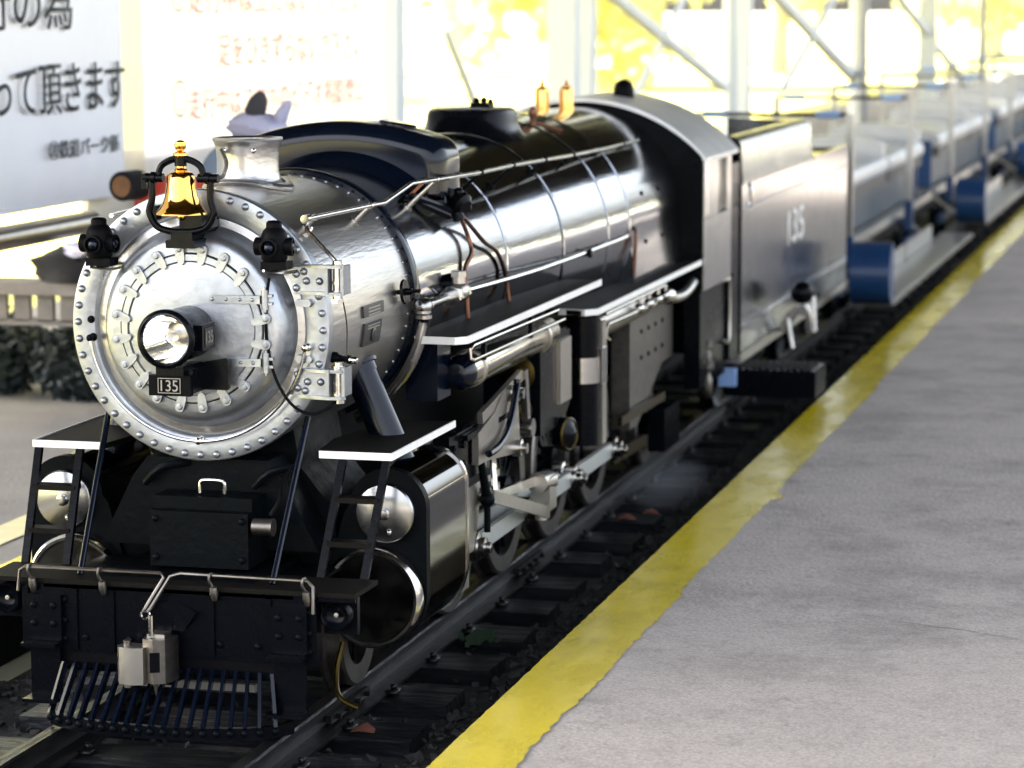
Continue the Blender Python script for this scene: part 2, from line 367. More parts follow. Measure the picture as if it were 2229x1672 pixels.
# loose ballast, too much to count
g = G(); rnd = random.Random(3)
for k in range(5200):
    x = rnd.uniform(-2.4, 2.42); yy = rnd.triangular(-5, 42, 0); s_ = rnd.uniform(.025, .06)
    if rnd.random() < .55: x = rnd.uniform(1.62, 2.44) if rnd.random() < .7 else rnd.uniform(-2.4, -1.66)
    c = Vector((x, yy, -3.325+rnd.uniform(0, .04)))
    vs = [g.bm.verts.new(c+Vector((rnd.uniform(-1, 1), rnd.uniform(-1, 1), rnd.uniform(-.7, .7))).normalized()*s_) for _ in range(6)]
    try: bmesh.ops.convex_hull(g.bm, input=vs)
    except Exception: pass
o = g.build('ballast_stones', 'gravel', None, kind='stuff'); o['label'] = 'loose dark ballast stones between and beside the sleepers'; o['category'] = 'ballast'
for (x, yy, s_, lb) in ((1.28, 9.6, .11, 'rusty brown fallen leaf beside the right rail, the nearer of two'), (1.47, 10.0, .1, 'rusty brown fallen leaf beside the right rail, the farther of two'), (1.2, .25, .1, 'small brown leaf on the sleepers near the bottom of the photo')):
    g = G(); g.grid([[(x-s_, yy-s_*.6, -3.19), (x, yy-s_, -3.16), (x+s_, yy-s_*.5, -3.185)], [(x-s_*.8, yy+s_*.6, -3.17), (x, yy+s_, -3.14), (x+s_*.8, yy+s_*.6, -3.18)]])
    single(g, 'fallen_leaf', 'rust', (x, yy, -3.2), lb, 'leaf')
g = G(); rnd = random.Random(9)
for k in range(40):
    a = rnd.uniform(0, 6.28); r_ = rnd.uniform(.02, .16); x = 1.25+r_*math.cos(a); yy = 3.5+r_*math.sin(a)*1.6; h = rnd.uniform(.03, .1)
    g.grid([[(x-.02, yy, -3.2), (x+.02, yy, -3.2)], [(x-.015+.03*math.cos(a), yy, -3.2+h), (x+.03+.03*math.cos(a), yy+.02, -3.2+h)]])
single(g, 'weed', 'weed', (1.25, 3.5, -3.2), 'tiny green weed growing on the sleepers beside the right rail', 'weed')

# ================================================================== LOCOMOTIVE
LOCO = thing('steam_locomotive', (0, 6, -2.98), 'miniature black and polished steel steam locomotive with brass bell and number 135 on its nose', 'locomotive')
rivet = unit_mesh('rivet', lambda g: g.lathe([(.030, -.004), (.030, .004), (.026, .016), (.015, .025), (0, .028)], ax=(0, 0, 1), n=12, caps=False), 'face')
rivet_s = unit_mesh('rivet', lambda g: g.lathe([(.015, -.003), (.014, .006), (.008, .011), (0, .013)], ax=(0, 0, 1), n=8, caps=False), 'face')
rivet_b = unit_mesh('bolt_head', lambda g: g.lathe([(.028, -.003), (.027, .012), (.016, .02), (0, .022)], ax=(0, 0, 1), n=10, caps=False), 'cast')
bolt_s = unit_mesh('bolt', lambda g: g.lathe([(.022, -.003), (.022, .012), (.014, .012), (.014, .022), (0, .022)], ax=(0, 0, 1), n=8, caps=False), 'chrome')

# smokebox drum
drum = G().lathe([(1.0, .02), (1.03, .04), (1.03, 2.2)], (0, 0, 0), (0, 1, 0), 128).build('smokebox', 'drum', LOCO)
for k in range(60):
    a = 2*PI*k/60
    if math.sin(a) > -.75: put(rivet_s, 'rivet', drum, (1.03*math.cos(a), 2.12, 1.03*math.sin(a)), (math.cos(a), 0, math.sin(a)))
G().lathe([(1.03, 2.19), (1.07, 2.19), (1.085, 2.22), (1.085, 2.3), (1.07, 2.33), (1.03, 2.33)], n=128, caps=False).build('joint_ring', 'navy', LOCO)
# front ring and dished face
face = G().lathe([(1.02, .09), (1.05, .085), (1.052, .0), (1.045, -.018), (1.035, -.022), (.875, -.022), (.858, -.012), (.842, .022), (.825, .048), (.80, .05), (.775, .0),
                  (.752, -.07), (.73, -.115), (.705, -.152), (.675, -.168), (.64, -.176), (.565, -.18), (.56, -.172)], n=144, caps=False).build('smokebox_front', 'face', LOCO)
for k in range(48):
    a = R(157.03-7.5*k)
    skip = (abs(math.cos(a)) < .26 and math.sin(a) > 0)
    if not skip: put(rivet, 'rivet', face, (1.0*math.cos(a), -.022, 1.0*math.sin(a)), (0, -1, 0))
door = G().lathe([(.572, -.17), (.572, -.19), (.566, -.196), (.52, -.199), (.512, -.192), (.506, -.188), (.4, -.205), (.2, -.222), (0, -.228)], n=128, caps=False).build('smokebox_door', 'face', LOCO)
G().lathe([(.573, -.176), (.573, -.186), (.581, -.186), (.581, -.176)], n=96, caps=False).build('door_gap_shade', 'flat', LOCO)  # black ring added as the shade in the gap round the door
def clamp(g):
    pts = []
    for k in range(9): a = -PI/2+PI*k/8; pts.append((.036*math.sin(a)*-1, .0+.036*math.cos(a)))
    lug = [(-.037, 0), (-.034, .02), (-.02, .034), (0, .038), (.02, .034), (.034, .02), (.037, 0), (.036, -.04), (.03, -.09), (.018, -.112), (0, -.12), (-.018, -.112), (-.03, -.09), (-.036, -.04)]
    g.prism(lug, 'z', 0, .03); g.lathe([(.026, .028), (.026, .034), (.019, .036), (.019, .05), (0, .052)], ax=(0, 0, 1), n=12, caps=False)
def clamp_mesh():
    g = G(); clamp(g); bm = g.bm
    ed = [e for e in bm.edges if len(e.link_faces) == 2 and e.calc_face_angle(0) > R(60)]
    bmesh.ops.bevel(bm, geom=ed, offset=.005, segments=1, affect='EDGES'); bmesh.ops.recalc_face_normals(bm, faces=bm.faces[:])
    for e in bm.edges: e.smooth = not (len(e.link_faces) == 2 and e.calc_face_angle(0) > R(40))
    for f in bm.faces: f.smooth = True
    for v in bm.verts: v.co = v.co*S
    me = bpy.data.meshes.new('clamp'); bm.to_mesh(me); bm.free(); me.materials.append(M['face']); return me
cmsh = clamp_mesh()
for k in range(20):
    deg = 9+18*k
    if deg % 360 in (27, 333): continue
    a = R(deg+random.uniform(-1.2, 1.2)); n_ = Vector((math.cos(a), 0, math.sin(a)))
    o = bpy.data.objects.new('door_clamp', cmsh); COL.objects.link(o); o.parent = door; o['_root'] = list(door['_root'])
    zz = Vector((0, -1, 0)); yy = n_; tw = random.uniform(-.22, .22); xx = yy.cross(zz)
    yy2 = (yy*math.cos(tw)+xx*math.sin(tw)).normalized(); xx2 = yy2.cross(zz)
    mm = Matrix((xx2, yy2, zz)).transposed().to_4x4(); mm.translation = P(.612*n_.x, -.183, .612*n_.z)-Vector(LOCO['_root']); o.matrix_basis = mm
for z in (.235, -.245):        # strap hinges on the door
    g = G(); L_ = [(.19+.03*math.cos(t), z+.03*math.sin(t)) for t in [R(90+180*k/8) for k in range(9)]]
    g.prism(L_+[(.57, z-.03), (.57, z+.03)], 'y', -.235, -.188)
    g.cyl((.60, -.205, z-.075), (.60, -.205, z+.075), .027, n=14); g.cyl((.60, -.205, z-.095), (.60, -.205, z+.095), .013, n=8)
    g.box(.575, .66, -.21, -.17, z-.04, z-.02); g.box(.575, .66, -.21, -.17, z+.02, z+.04)
    h = g.build('strap_hinge', 'face', door, bevel=.005)
for z in (.235, -.245):
    for x in (.19, .30, .41, .51): put(rivet_s, 'rivet', door, (x, -.235, z), (0, -1, 0))
# heavy ring hinges at the right of the front
for z, sg in ((.37, 1), (-.40, -1)):
    g = G()
    g.prism([(.72, z+.10*sg), (.90, z+.12*sg), (1.05, z+.12*sg), (1.05, z-.10*sg), (.78, z-.10*sg), (.755, z-.02*sg)], 'y', -.05, -.02)
    for dz in (.115, -.09):
        zz = z+dz*sg
        g.prism([(.78, -.045), (.98, -.045), (1.16, -.05), (1.19, -.075), (1.17, -.115), (1.05, -.12), (.95, -.095)], 'z', zz-.012, zz+.012)
    g.box(1.055, 1.075, -.13, -.02, z-.09, z+.1); g.box(1.165, 1.19, -.10, .08, z-.1, z+.12)
    h = g.build('ring_hinge', 'face', LOCO, bevel=.006)
    G().cyl((1.12, -.03, z-.135), (1.12, -.03, z+.155), .036, n=16).cyl((1.12, -.03, z-.16), (1.12, -.03, z-.135), .05, n=6).cyl((1.12, -.03, z+.10), (1.12, -.03, z+.125), .052, n=16).cyl((1.12, -.03, z-.02), (1.12, -.03, z+.0), .045, n=16).cyl((1.12, -.03, z-.11), (1.12, -.03, z-.07), .047, n=16).build('hinge_pin', 'chrome', h)
    G().box(1.076, 1.164, -.01, .07, z-.09, z+.1).build('hinge_recess', 'navy', h)
    for x, dz in ((.80, .05), (.88, .0), (.86, .07), (.985, .0), (.80, -.055)): put(rivet, 'bolt', h, (x, -.05, z+dz*sg), (0, -1, 0))
    for dz in (-.17,):    # small lug below/above
        g = G(); g.prism([(.80, z+dz*sg-.025), (.90, z+dz*sg-.03), (.92, z+dz*sg), (.90, z+dz*sg+.03), (.80, z+dz*sg+.025), (.785, z+dz*sg)], 'y', -.06, -.02); g.build('hinge_lug', 'face', h, bevel=.006)
# curved grab rail on the face
pts = [(.885*math.cos(R(t)), -.085, .885*math.sin(R(t))) for t in range(187, 352, 3)]
hr = G().tube(pts, .0135, 8).build('front_grab_rail', 'chrome', LOCO)
for t in (187, 270, 351):
    c = (.885*math.cos(R(t)), .885*math.sin(R(t)))
    G().lathe([(.034, 0), (.030, .02), (.016, .03), (.016, .05), (.028, .06), (.028, .075), (.012, .085), (0, .09)], (c[0], -.02, c[1]), (0, -1, 0), 12).build('rail_stanchion', 'cast' if t == 187 else 'chrome', hr)
G().lathe([(.03, 0), (.03, .01), (.018, .012), (.018, .04), (0, .045)], (-.89, -.022, .03), (0, -1, 0), 12).build('blanking_stud', 'cast', LOCO)
# black cable looping down from the right marker lamp, up as thin wire behind the hinges
G().tube([(.635, -.2, .40), (.61, -.2, .22), (.60, -.19, 0), (.625, -.19, -.2), (.69, -.19, -.40), (.80, -.19, -.56), (.93, -.16, -.63), (1.04, -.11, -.60), (1.11, -.06, -.52), (1.13, .05, -.40)], .0125, 8, smooth=6).build('lamp_cable', 'flat', LOCO)
G().tube([(1.13, .05, -.40), (1.14, .1, -.26), (1.15, .1, 0), (1.14, .06, .18), (1.12, .03, .28)], .006, 6, smooth=4).build('thin_wire', 'plate', LOCO)
G().lathe([(.045, -.0), (.045, .03), (.03, .05), (.022, .10), (.034, .13), (.034, .16), (0, .17)], (1.015, .16, -.235), (.9, -.25, -.05), 14).build('pipe_clip', 'cast', LOCO)
G().lathe([(.03, 0), (.03, .05), (.02, .065), (0, .07)], (1.165, .12, -.245), (.9, -.25, -.05), 12).build('pipe_clip_tip', 'chrome', LOCO)
# headlight
hl = G().lathe([(.19, -.20), (.20, -.22), (.20, -.66), (.212, -.665), (.222, -.68), (.222, -.735), (.212, -.748), (.197, -.755), (.186, -.74), (.18, -.70), (.15, -.58), (.08, -.5), (0, -.49)], (0, 0, -.02), (0, 1, 0), 48, False).build('headlight', 'black', LOCO)
G().lathe([(.181, -.715), (.165, -.66), (.13, -.59), (.085, -.54), (.04, -.515), (0, -.51)], (0, 0, -.02), (0, 1, 0), 48, False).build('reflector', 'lens', hl)
G().lathe([(.03, -.52), (.034, -.56), (.034, -.60), (.022, -.635), (0, -.645)], (0, 0, -.02), (0, 1, 0), 16, False).build('bulb', 'clear', hl)
G().cyl((0, -.505, -.02), (0, -.56, -.02), .04, n=16).build('bulb_holder', 'steel', hl)
for sx in (-1, 1):
    g = G(); g.prism([(sx*.15, -.34), (sx*.245, -.34), (sx*.245, -.60), (sx*.15, -.60)][::1], 'z', -.12, .075); b_ = g.build('number_box', 'black', hl, bevel=.012)
    if sx > 0:
        G().box(.245, .25, -.55, -.39, -.09, .045).build('number_glass', 'plate', b_)
        text_obj('number_135', '135', 'num', b_, (.251, -.54, -.07), (0, 1, 0), (0, 0, 1), .14, .09, .004)
# headlight bracket and number plate
g = G(); g.box(-.10, .12, -.68, -.3, -.30, -.235); g.box(-.02, .06, -.6, -.25, -.34, -.24); g.build('headlight_bracket', 'black', LOCO, bevel=.01)
g = G(); g.prism([(.10, -.245), (.33, -.20), (.345, -.215), (.35, -.43), (.335, -.445), (.10, -.445)], 'y', -.34, -.30); g.box(.10, .17, -.62, -.33, -.44, -.26); g.build('bracket_wing', 'black', LOCO, bevel=.008)
npl = G().box(-.165, .165, -.665, -.60, -.455, -.30).build('number_plate', 'flat', LOCO, bevel=.01)
g = G()
for a in ((-.085, .085, -.435, -.43), (-.085, .085, -.325, -.32), (-.09, -.085, -.435, -.32), (.085, .09, -.435, -.32)): g.box(a[0], a[1], -.672, -.662, a[2], a[3])
g.build('plate_border', 'num', npl)
text_obj('number_135', '135', 'num', npl, (-.068, -.664, -.42), (1, 0, 0), (0, 0, 1), .136, .085, .006)
# bell
BX, BY = 0, -.35
bell = G().lathe([(.0, 1.205), (.05, 1.205), (.085, 1.195), (.102, 1.175), (.108, 1.14), (.114, 1.08), (.124, 1.02), (.143, .965), (.17, .925), (.193, .90), (.197, .885), (.185, .885), (.16, .91), (.12, .98), (.10, 1.1), (0, 1.16)], (BX, BY, 0), (0, 0, 1), 48, False).build('bell', 'brass', LOCO)
G().lathe([(.045, 1.20), (.05, 1.215), (.036, 1.235), (.036, 1.25)], (BX, BY, 0), (0, 0, 1), 24).build('bell_neck', 'brass', bell)
G().lathe([(.045, 1.315), (.055, 1.325), (.055, 1.34), (.03, 1.352), (.026, 1.362), (.038, 1.375), (.047, 1.398), (.04, 1.425), (.022, 1.437), (0, 1.44)], (BX, BY, 0), (0, 0, 1), 24).build('finial', 'brass', bell)
yk = G().cyl((BX, BY, 1.245), (BX, BY, 1.325), .046, n=20)
for sx in (-1, 1):
    yk.tube([(BX+sx*.03, BY, 1.30), (BX+sx*.09, BY, 1.285), (BX+sx*.15, BY, 1.25), (BX+sx*.175, BY, 1.20), (BX+sx*.175, BY, 1.15)], .026, 8, smooth=4)
    yk.cyl((BX+sx*.14, BY, 1.155), (BX+sx*.30, BY, 1.155), .034, n=14); yk.cyl((BX+sx*.20, BY, 1.155), (BX+sx*.235, BY, 1.155), .045, n=14)
yk.box(BX-.31, BX-.275, BY-.03, BY+.03, 1.07, 1.19)
yk.build('bell_yoke', 'black', LOCO)
cr = G()
cr.tube([(BX-.235, BY, 1.15), (BX-.235, BY, 1.0), (BX-.255, BY, .93), (BX-.255, BY, .88), (BX-.20, BY, .79), (BX-.1, BY, .755), (BX, BY, .75), (BX+.1, BY, .755), (BX+.20, BY, .79), (BX+.255, BY, .88), (BX+.255, BY, .93), (BX+.235, BY, 1.0), (BX+.235, BY, 1.15)], .027, 10, smooth=5)
cr.box(BX-.07, BX+.1, BY-.05, 0, .69, .75); cr.box(BX-.11, BX+.12, BY-.06, -.02, .63, .69); cr.box(BX-.02, BX+.16, BY, -.0, .74, .87)
cr.box(BX-.34, BX-.28, -.16, -.05, .82, .93)
cr.build('bell_cradle', 'black', LOCO, bevel=.008)
G().tube([(.27, BY, 1.15), (.24, -.1, 1.16), (.05, .5, 1.22), (-.14, .90, 1.30)], .017, 8, smooth=4).build('bell_pull_rod', 'black', LOCO)
G().cyl((BX, BY, .86), (BX, BY, 1.0), .016, n=8).sph((BX, BY, .87), .034).build('clapper', 'brass', bell)
# marker lamps
for sx in (-1, 1):
    cx, cy, cz = sx*.705, -.27, .665
    ml = G().lathe([(.085, -.13), (.10, -.11), (.10, .06), (.085, .10), (.06, .125), (.06, .16), (.045, .175), (0, .18)], (cx, cy, cz), (0, 0, 1), 20).build('marker_lamp', 'flat', LOCO)
    for d in ((0, -1, 0), (sx*.0+.95, .15, 0) if sx > 0 else (.98, -.1, 0), (-.98, .05, 0)):
        c = Vector((cx, cy, cz-.02))+Vector(d)*.07
        G().lathe([(.064, 0), (.07, .05), (.07, .075), (.055, .078), (.052, .04), (0, .035)], c, d, 20, False).build('lamp_hood', 'flat', ml)
        G().sph(c+Vector(d).normalized()*.035, .05, 16, (1, 1, 1)).build('lamp_lens', 'navy', ml)
    g = G(); g.box(cx-.09, cx+.11, cy-.06, cy+.10, cz-.19, cz-.13); g.box(cx-.03, cx+.03, cy, -.02, cz-.21, cz-.17); g.build('lamp_bracket', 'flat', ml, bevel=.012)
    G().tube([(cx-.08, cy-.02, cz-.2), (cx, -.12, cz-.235), (cx+.1, -.08, cz-.22)], .011, 6, smooth=3).build('lamp_wire', 'steel', ml)
# smokestack
SY = 1.12
stack = G().lathe([(.36, .86), (.34, .98), (.295, 1.02), (.262, 1.06), (.25, 1.12), (.248, 1.22), (.255, 1.31), (.270, 1.355), (.280, 1.365), (.284, 1.38), (.277, 1.394), (.255, 1.396), (.238, 1.38), (.23, 1.2), (.23, 1.0)], (0, SY, 0), (0, 0, 1), 64, False).build('smokestack', 'drum', LOCO)
rows = []
for rr_, h in ((.35, .0), (.365, .012), (.37, .03), (.36, .046), (.335, .05), (.30, .05)):
    row = []
    for k in range(65):
        a = 2*PI*k/64; x = rr_*math.cos(a); yv = rr_*math.sin(a); row.append((x, SY+yv, math.sqrt(max(0, 1.03**2-x*x))+h))
    rows.append(row)
G().grid(rows).build('stack_base', 'drum', stack)
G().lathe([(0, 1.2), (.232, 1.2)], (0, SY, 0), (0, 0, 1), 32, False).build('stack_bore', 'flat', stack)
for a in (-115, -60): put(bolt_s, 'bolt', stack, (.258*math.cos(R(a)), SY+.258*math.sin(R(a)), 1.30), (math.cos(R(a)), math.sin(R(a)), -.15))
# plates and handwheel on the smokebox side
def onsurf(th, yv, r=1.03): return (r*math.cos(R(th)), yv, r*math.sin(R(th)))
def curved_plate(y0, y1, t0, t1, r0, r1, name, mt, par, bev=.006):
    g = G(); n = 6; rows = []
    for r_ in (r0,): pass
    A = [[onsurf(t0+(t1-t0)*i/n, yv, r1) for i in range(n+1)] for yv in (y0, y1)]
    B = [[onsurf(t0+(t1-t0)*i/n, yv, r0) for i in range(n+1)] for yv in (y0, y1)]
    va = [[g.bm.verts.new(p) for p in r_] for r_ in A]; vb = [[g.bm.verts.new(p) for p in r_] for r_ in B]
    for i in range(n):
        g.bm.faces.new((va[0][i], va[0][i+1], va[1][i+1], va[1][i])); g.bm.faces.new((vb[0][i], vb[0][i+1], vb[1][i+1], vb[1][i]))
        for q in (0, 1): g.bm.faces.new((va[q][i], va[q][i+1], vb[q][i+1], vb[q][i]))
    for i in (0, n): g.bm.faces.new((va[0][i], va[1][i], vb[1][i], vb[0][i]))
    return g.build(name, mt, par, bevel=bev)
p1 = curved_plate(.85, 1.38, -.5, 4.6, 1.02, 1.05, 'builder_plate', 'plate', LOCO)
p2 = curved_plate(.88, 1.33, -13.5, -3.2, 1.02, 1.05, 'builder_plate', 'plate', LOCO)
G().lathe([(.055, 0), (.06, .012), (.045, .02), (0, .02)], (1.045*math.cos(R(-9)), 1.12, 1.045*math.sin(R(-9))), (math.cos(R(-9)), 0, math.sin(R(-9))), 20).build('plate_emblem', 'plate', p2)
for k in range(3): curved_plate(.95, 1.26, -.1+1.4*k, .5+1.4*k, 1.04, 1.058, 'plate_lettering', 'num', p1, 0)
for k in range(2): curved_plate(.95, 1.26, -4.8-1.2*k, -4.3-1.2*k, 1.04, 1.057, 'plate_lettering', 'num', p2, 0)
hwl = G().lathe([(.02, 0), (.02, .05), (.10, .05), (.105, .06), (.10, .075), (.03, .075), (.025, .13), (.015, .135), (.015, .2), (0, .205)], onsurf(5.5, 1.83), (1, 0, .09), 24, False).build('handwheel', 'black', LOCO)
# rear-facing feed pipe along the outside of the ring: curved pipe, elbow, check valve, nuts
arc = [(1.155*math.cos(R(t)), 2.2, 1.155*math.sin(R(t))) for t in range(-62, -4, 6)]
fp = G().tube(arc+[(1.165, 2.1, -.09)], .052, 12, smooth=2).build('feed_pipe', 'satin', LOCO)
G().lathe([(.07, 0), (.07, .03), (.062, .03)], (1.165, 2.12, -.145), (0, -.02, 1), 18).sph((1.165, 2.11, -.045), .075, 16).cyl((1.165, 2.11, -.1), (1.165, 2.11, -.04), .066).build('pipe_elbow', 'satin', fp)
G().cyl((1.165, 2.1, -.045), (1.16, 2.95, -.045), .042).cyl((1.165, 2.17, -.045), (1.165, 2.22, -.045), .066).build('pipe_run', 'satin', fp)
vl = G().lathe([(.075, 0), (.095, .0), (.095, .05), (.06, .07), (.06, .13), (.08, .14), (.08, .3), (.05, .34), (.05, .42), (.065, .43), (.065, .5), (.04, .53)], (1.16, 2.93, -.05), (0, 1, .0), 6).build('union_nut', 'chrome', fp)
G().sph((1.16, 3.22, -.03), .095, 16).cyl((1.16, 3.22, 0), (1.16, 3.22, .12), .06, n=16).cyl((1.16, 3.22, .10), (1.16, 3.22, .15), .075, n=6).build('check_valve', 'steel', fp)
G().cyl((1.02, 3.3, .02), (1.10, 3.3, .02), .10, n=20).build('check_valve_flange', 'black', fp)
G().tube([(1.16, 3.45, -.045), (1.19, 6.0, -.09), (1.24, 9.2, -.075), (1.245, 9.75, -.07), (1.24, 9.9, -.13), (1.22, 9.95, -.3), (1.15, 9.95, -.6)], .027, 8, smooth=3).build('injector_rod', 'chrome', fp)
G().lathe([(.07, 0), (.07, .02), (.03, .05), (.03, .1), (.045, .1), (.045, .13), (0, .14)], (1.14, 7.9, -.1), (1, 0, .02), 12).build('rod_bracket', 'cast', fp)
# boiler courses and bands
def course(y0, r0, y1, r1, name='boiler_course'):
    return G().lathe([(r0-.02, y0), (r0, y0), (r1, y1), (r1-.02, y1)], n=128).build(name, 'boiler', LOCO)
course(2.33, 1.045, 5.3, 1.06); course(5.3, 1.06, 7.15, 1.16); course(7.15, 1.165, 8.95, 1.22); course(8.95, 1.22, 9.9, 1.25)
for yv, r_ in ((2.42, 1.047), (5.3, 1.062), (7.15, 1.165), (8.95, 1.222), (9.9, 1.25)):
    G().lathe([(r_, yv-.032), (r_+.009, yv-.028), (r_+.009, yv+.028), (r_, yv+.032)], n=128, caps=False).build('boiler_band', 'boiler', LOCO)
fbp = [(1.25*math.cos(R(t)), 1.25*math.sin(R(t))) for t in range(-4, 185, 4)]
fbp = fbp+[(-1.26, -.25), (-1.30, -.62), (1.30, -.62), (1.26, -.25)]
fb = G().prism(fbp, 'y', 9.9, 12.76).build('firebox', 'boiler', LOCO)
for yv in (10.7, 11.6):
    for z in (.34, -.2): put(rivet_b, 'washout_plug', fb, (math.sqrt(1.25**2-z*z) if z > 0 else 1.255, yv, z), (1, 0, z*.8))
# hand rail along the boiler
hp = [(.80, .2, .82), (.89, 1.58, .83), (.91, 1.86, .83), (1.03, 2.24, .967), (1.03, 2.99, .955), (1.03, 4.33, .935), (1.02, 5.65, .935), (.98, 8.2, .895), (.95, 10, .88), (.95, 11.7, .885)]
h1 = G().tube(hp, .019, 10).build('boiler_handrail', 'chrome', LOCO)
for (x, yv, z, r_) in ((.80, .42, .82, 1.03), (.89, 1.56, .83, 1.03), (1.03, 3.0, .955, 1.05), (1.03, 4.45, .935, 1.06), (1.02, 5.65, .935, 1.09), (1.0, 7.0, .915, 1.15), (.98, 8.3, .895, 1.19), (.94, 9.6, .88, 1.25), (.95, 10.9, .885, 1.25)):
    n_ = Vector((x, 0, z)).normalized(); b0 = n_*(r_-.01); b0.y = yv; t0 = Vector((x, yv, z))
    G().cyl(b0, t0, .022, .013, n=10).sph(t0, .030, 10).cyl(b0, b0+n_*.02, .045, n=10).build('stanchion', 'cast' if yv > 4 else 'steel', h1)
for sx in (-1, 1):
    if sx < 0: G().tube([(-a, b, c) for a, b, c in hp], .019, 8).build('boiler_handrail', 'chrome', LOCO)
G().cyl((.80, .16, .82), (.80, .24, .82), .034, n=10).tube([(.80, .2, .80), (.82, .15, .74), (1.09, .02, .52)], .016, 8).cyl((.82, .12, .70), (.80, .3, .74), .02, n=8).build('rail_brace', 'chrome', h1)
# feedwater heater casing across the boiler (black hood)
YH0, YH1 = 3.42, 4.1
hw = .97; RC = .22; AR = 2.62; AZ = 1.425-AR
def hood_outline(ins):
    out = []; w_ = hw-ins; arr = AR-ins
    xc = w_-max(.03, RC-ins*.6); rc = w_-xc; zc = AZ+math.sqrt((arr-rc)**2-xc*xc)
    ta = math.atan2(zc-AZ, xc)
    out += [(w_, .80), (w_, .90), (w_, (0.9+zc)/2)]
    out += [(xc+rc*math.cos(ta*k/8), zc+rc*math.sin(ta*k/8)) for k in range(9)]
    out += [(x, AZ+math.sqrt(arr*arr-x*x)) for x in [xc*(1-k/12) for k in range(1, 13)]]
    return out+[(-x, z) for x, z in out[::-1][1:]]
rows = []; RB = .17
arcb = [(math.cos(R(38+104*k/46)), math.sin(R(38+104*k/46))) for k in range(47)]
N_ = len(hood_outline(0))
under = [(1.03*math.cos(R(38+104*k/(N_-1))), YH0+.03, 1.03*math.sin(R(38+104*k/(N_-1)))) for k in range(N_)]
rows.append(under)
for k in range(0, 9):
    ph = R(90*k/8); ins = RB*(1-math.sin(ph)); rows.append([(x, YH0+RB*(1-math.cos(ph)), z) for x, z in hood_outline(ins)])
for k in range(8, -1, -1):
    ph = R(90*k/8); ins = RB*(1-math.sin(ph)); rows.append([(x, YH1-RB*(1-math.cos(ph)), z) for x, z in hood_outline(ins)])
rows.append([(x, YH1-.03, z) for x, _, z in under])
hg = G().grid(rows)
hood = hg.build('feedwater_heater', 'navy', LOCO)
hb = G()
hb.box(.70, .965, YH0+.05, YH1-.05, .78, .82); hb.box(-.965, -.70, YH0+.05, YH1-.05, .78, .82); hb.build('heater_underside', 'navy', hood)
rows = []
for r_, dy in ((1.04, -.22), (1.08, -.16), (1.14, -.05), (1.19, .06)):
    rows.append([(r_*math.cos(R(t)), YH0+dy, r_*math.sin(R(t))) for t in range(48, 133, 3)])
G().grid(rows).build('heater_saddle', 'navy', hood)
rows = []
for k in range(4):
    pass
hat = G(); cx_ = .45; zc = AZ+math.sqrt(AR**2-cx_**2)
hat.lathe([(.17, -.02), (.17, .012), (.16, .02), (0, .02)], (cx_, 3.77, zc+.003), (cx_/AR, 0, .985), 32, False).build('heater_hatch', 'navy', hood)
G().bar((.80, 3.42, .93), (.70, 3.25, .80), .05, .03).build('heater_bracket', 'pipe', hood)
dv = G(); dv.lathe([(.09, 0), (.11, .03), (.11, .10), (.07, .14)], (.98, 3.75, .74), (.75, -.3, -.5), 16); dv.cyl((.95, 3.7, .82), (1.03, 3.72, .55), .055, n=12); dv.sph((1.05, 3.74, .72), .05); dv.sph((1.08, 3.8, .66), .04); dv.sph((1.03, 3.7, .80), .045)
dv.cyl((.78, 3.1, .80), (1.0, 3.75, .62), .035, n=8); dv.cyl((.72, 3.05, .80), (.98, 3.55, .60), .03, n=8)
dv.build('relief_valve', 'black', hood)
# copper sand pipes
for pts in ([(1.01, 3.85, .55), (1.04, 3.95, .40), (1.08, 3.93, .25), (1.07, 3.75, .12), (1.10, 3.68, -.05), (1.12, 3.66, -.33)],
            [(1.02, 3.9, .56), (1.03, 4.15, .45), (1.07, 4.42, .30), (1.085, 4.75, .20), (1.09, 4.98, .05), (1.10, 5.08, -.12), (1.12, 5.1, -.33)],
            [(.99, 10.3, -.05), (1.27, 10.0, .0), (1.29, 9.95, -.25), (1.27, 9.95, -.6)]):
    G().tube(pts, .021, 8, smooth=5).build('sand_pipe', 'pipe', LOCO)
# steam dome, valve cluster, whistles, turret
dome = G()
rows = []
for f, h in ((1.28, -.02), (1.12, .03), (1.04, .09), (1.0, .16), (.985, .25), (.95, .29), (.86, .31), (0.001, .318)):
    row = []
    for k in range(65):
        a = 2*PI*k/64; c, s_ = math.cos(a), math.sin(a); e = 2.6
        x = .445*f*math.copysign(abs(c)**(2/e), c); yv = .55*f*math.copysign(abs(s_)**(2/e), s_)
        zb = math.sqrt(1.19**2-x*x)
        z = zb+h if h < .1 else (zb+h)*(1-min(1, (h-.1)/.15))+(1.08+h)*min(1, (h-.1)/.15)
        row.append((x, 7.9+yv, z))
    rows.append(row)
dome.grid(rows); do = dome.build('steam_dome', 'black', LOCO)
G().box(-.02, .18, 7.9, 8.1, 1.38, 1.44).sph((.02, 8, 1.46), .035).sph((.1, 8, 1.465), .035).sph((.17, 8, 1.45), .03).build('dome_valve', 'flat', do)
for x in (-.145, .145):
    wv = G().lathe([(.05, 1.17), (.05, 1.22), (.085, 1.225), (.085, 1.47), (.07, 1.50), (.025, 1.515), (.03, 1.53), (.008, 1.58), (0, 1.60)], (x, 11.5, 0), (0, 0, 1), 24).build('whistle', 'copper', LOCO)
G().lathe([(.04, 1.15), (.03, 1.25), (.045, 1.28), (.05, 1.33), (.03, 1.37), (0, 1.38)], (.32, 9.2, -.02), (0, 0, 1), 12).cyl((.32, 9.2, 1.2), (.6, 9.4, 1.1), .015).build('safety_valve', 'pipe', LOCO)
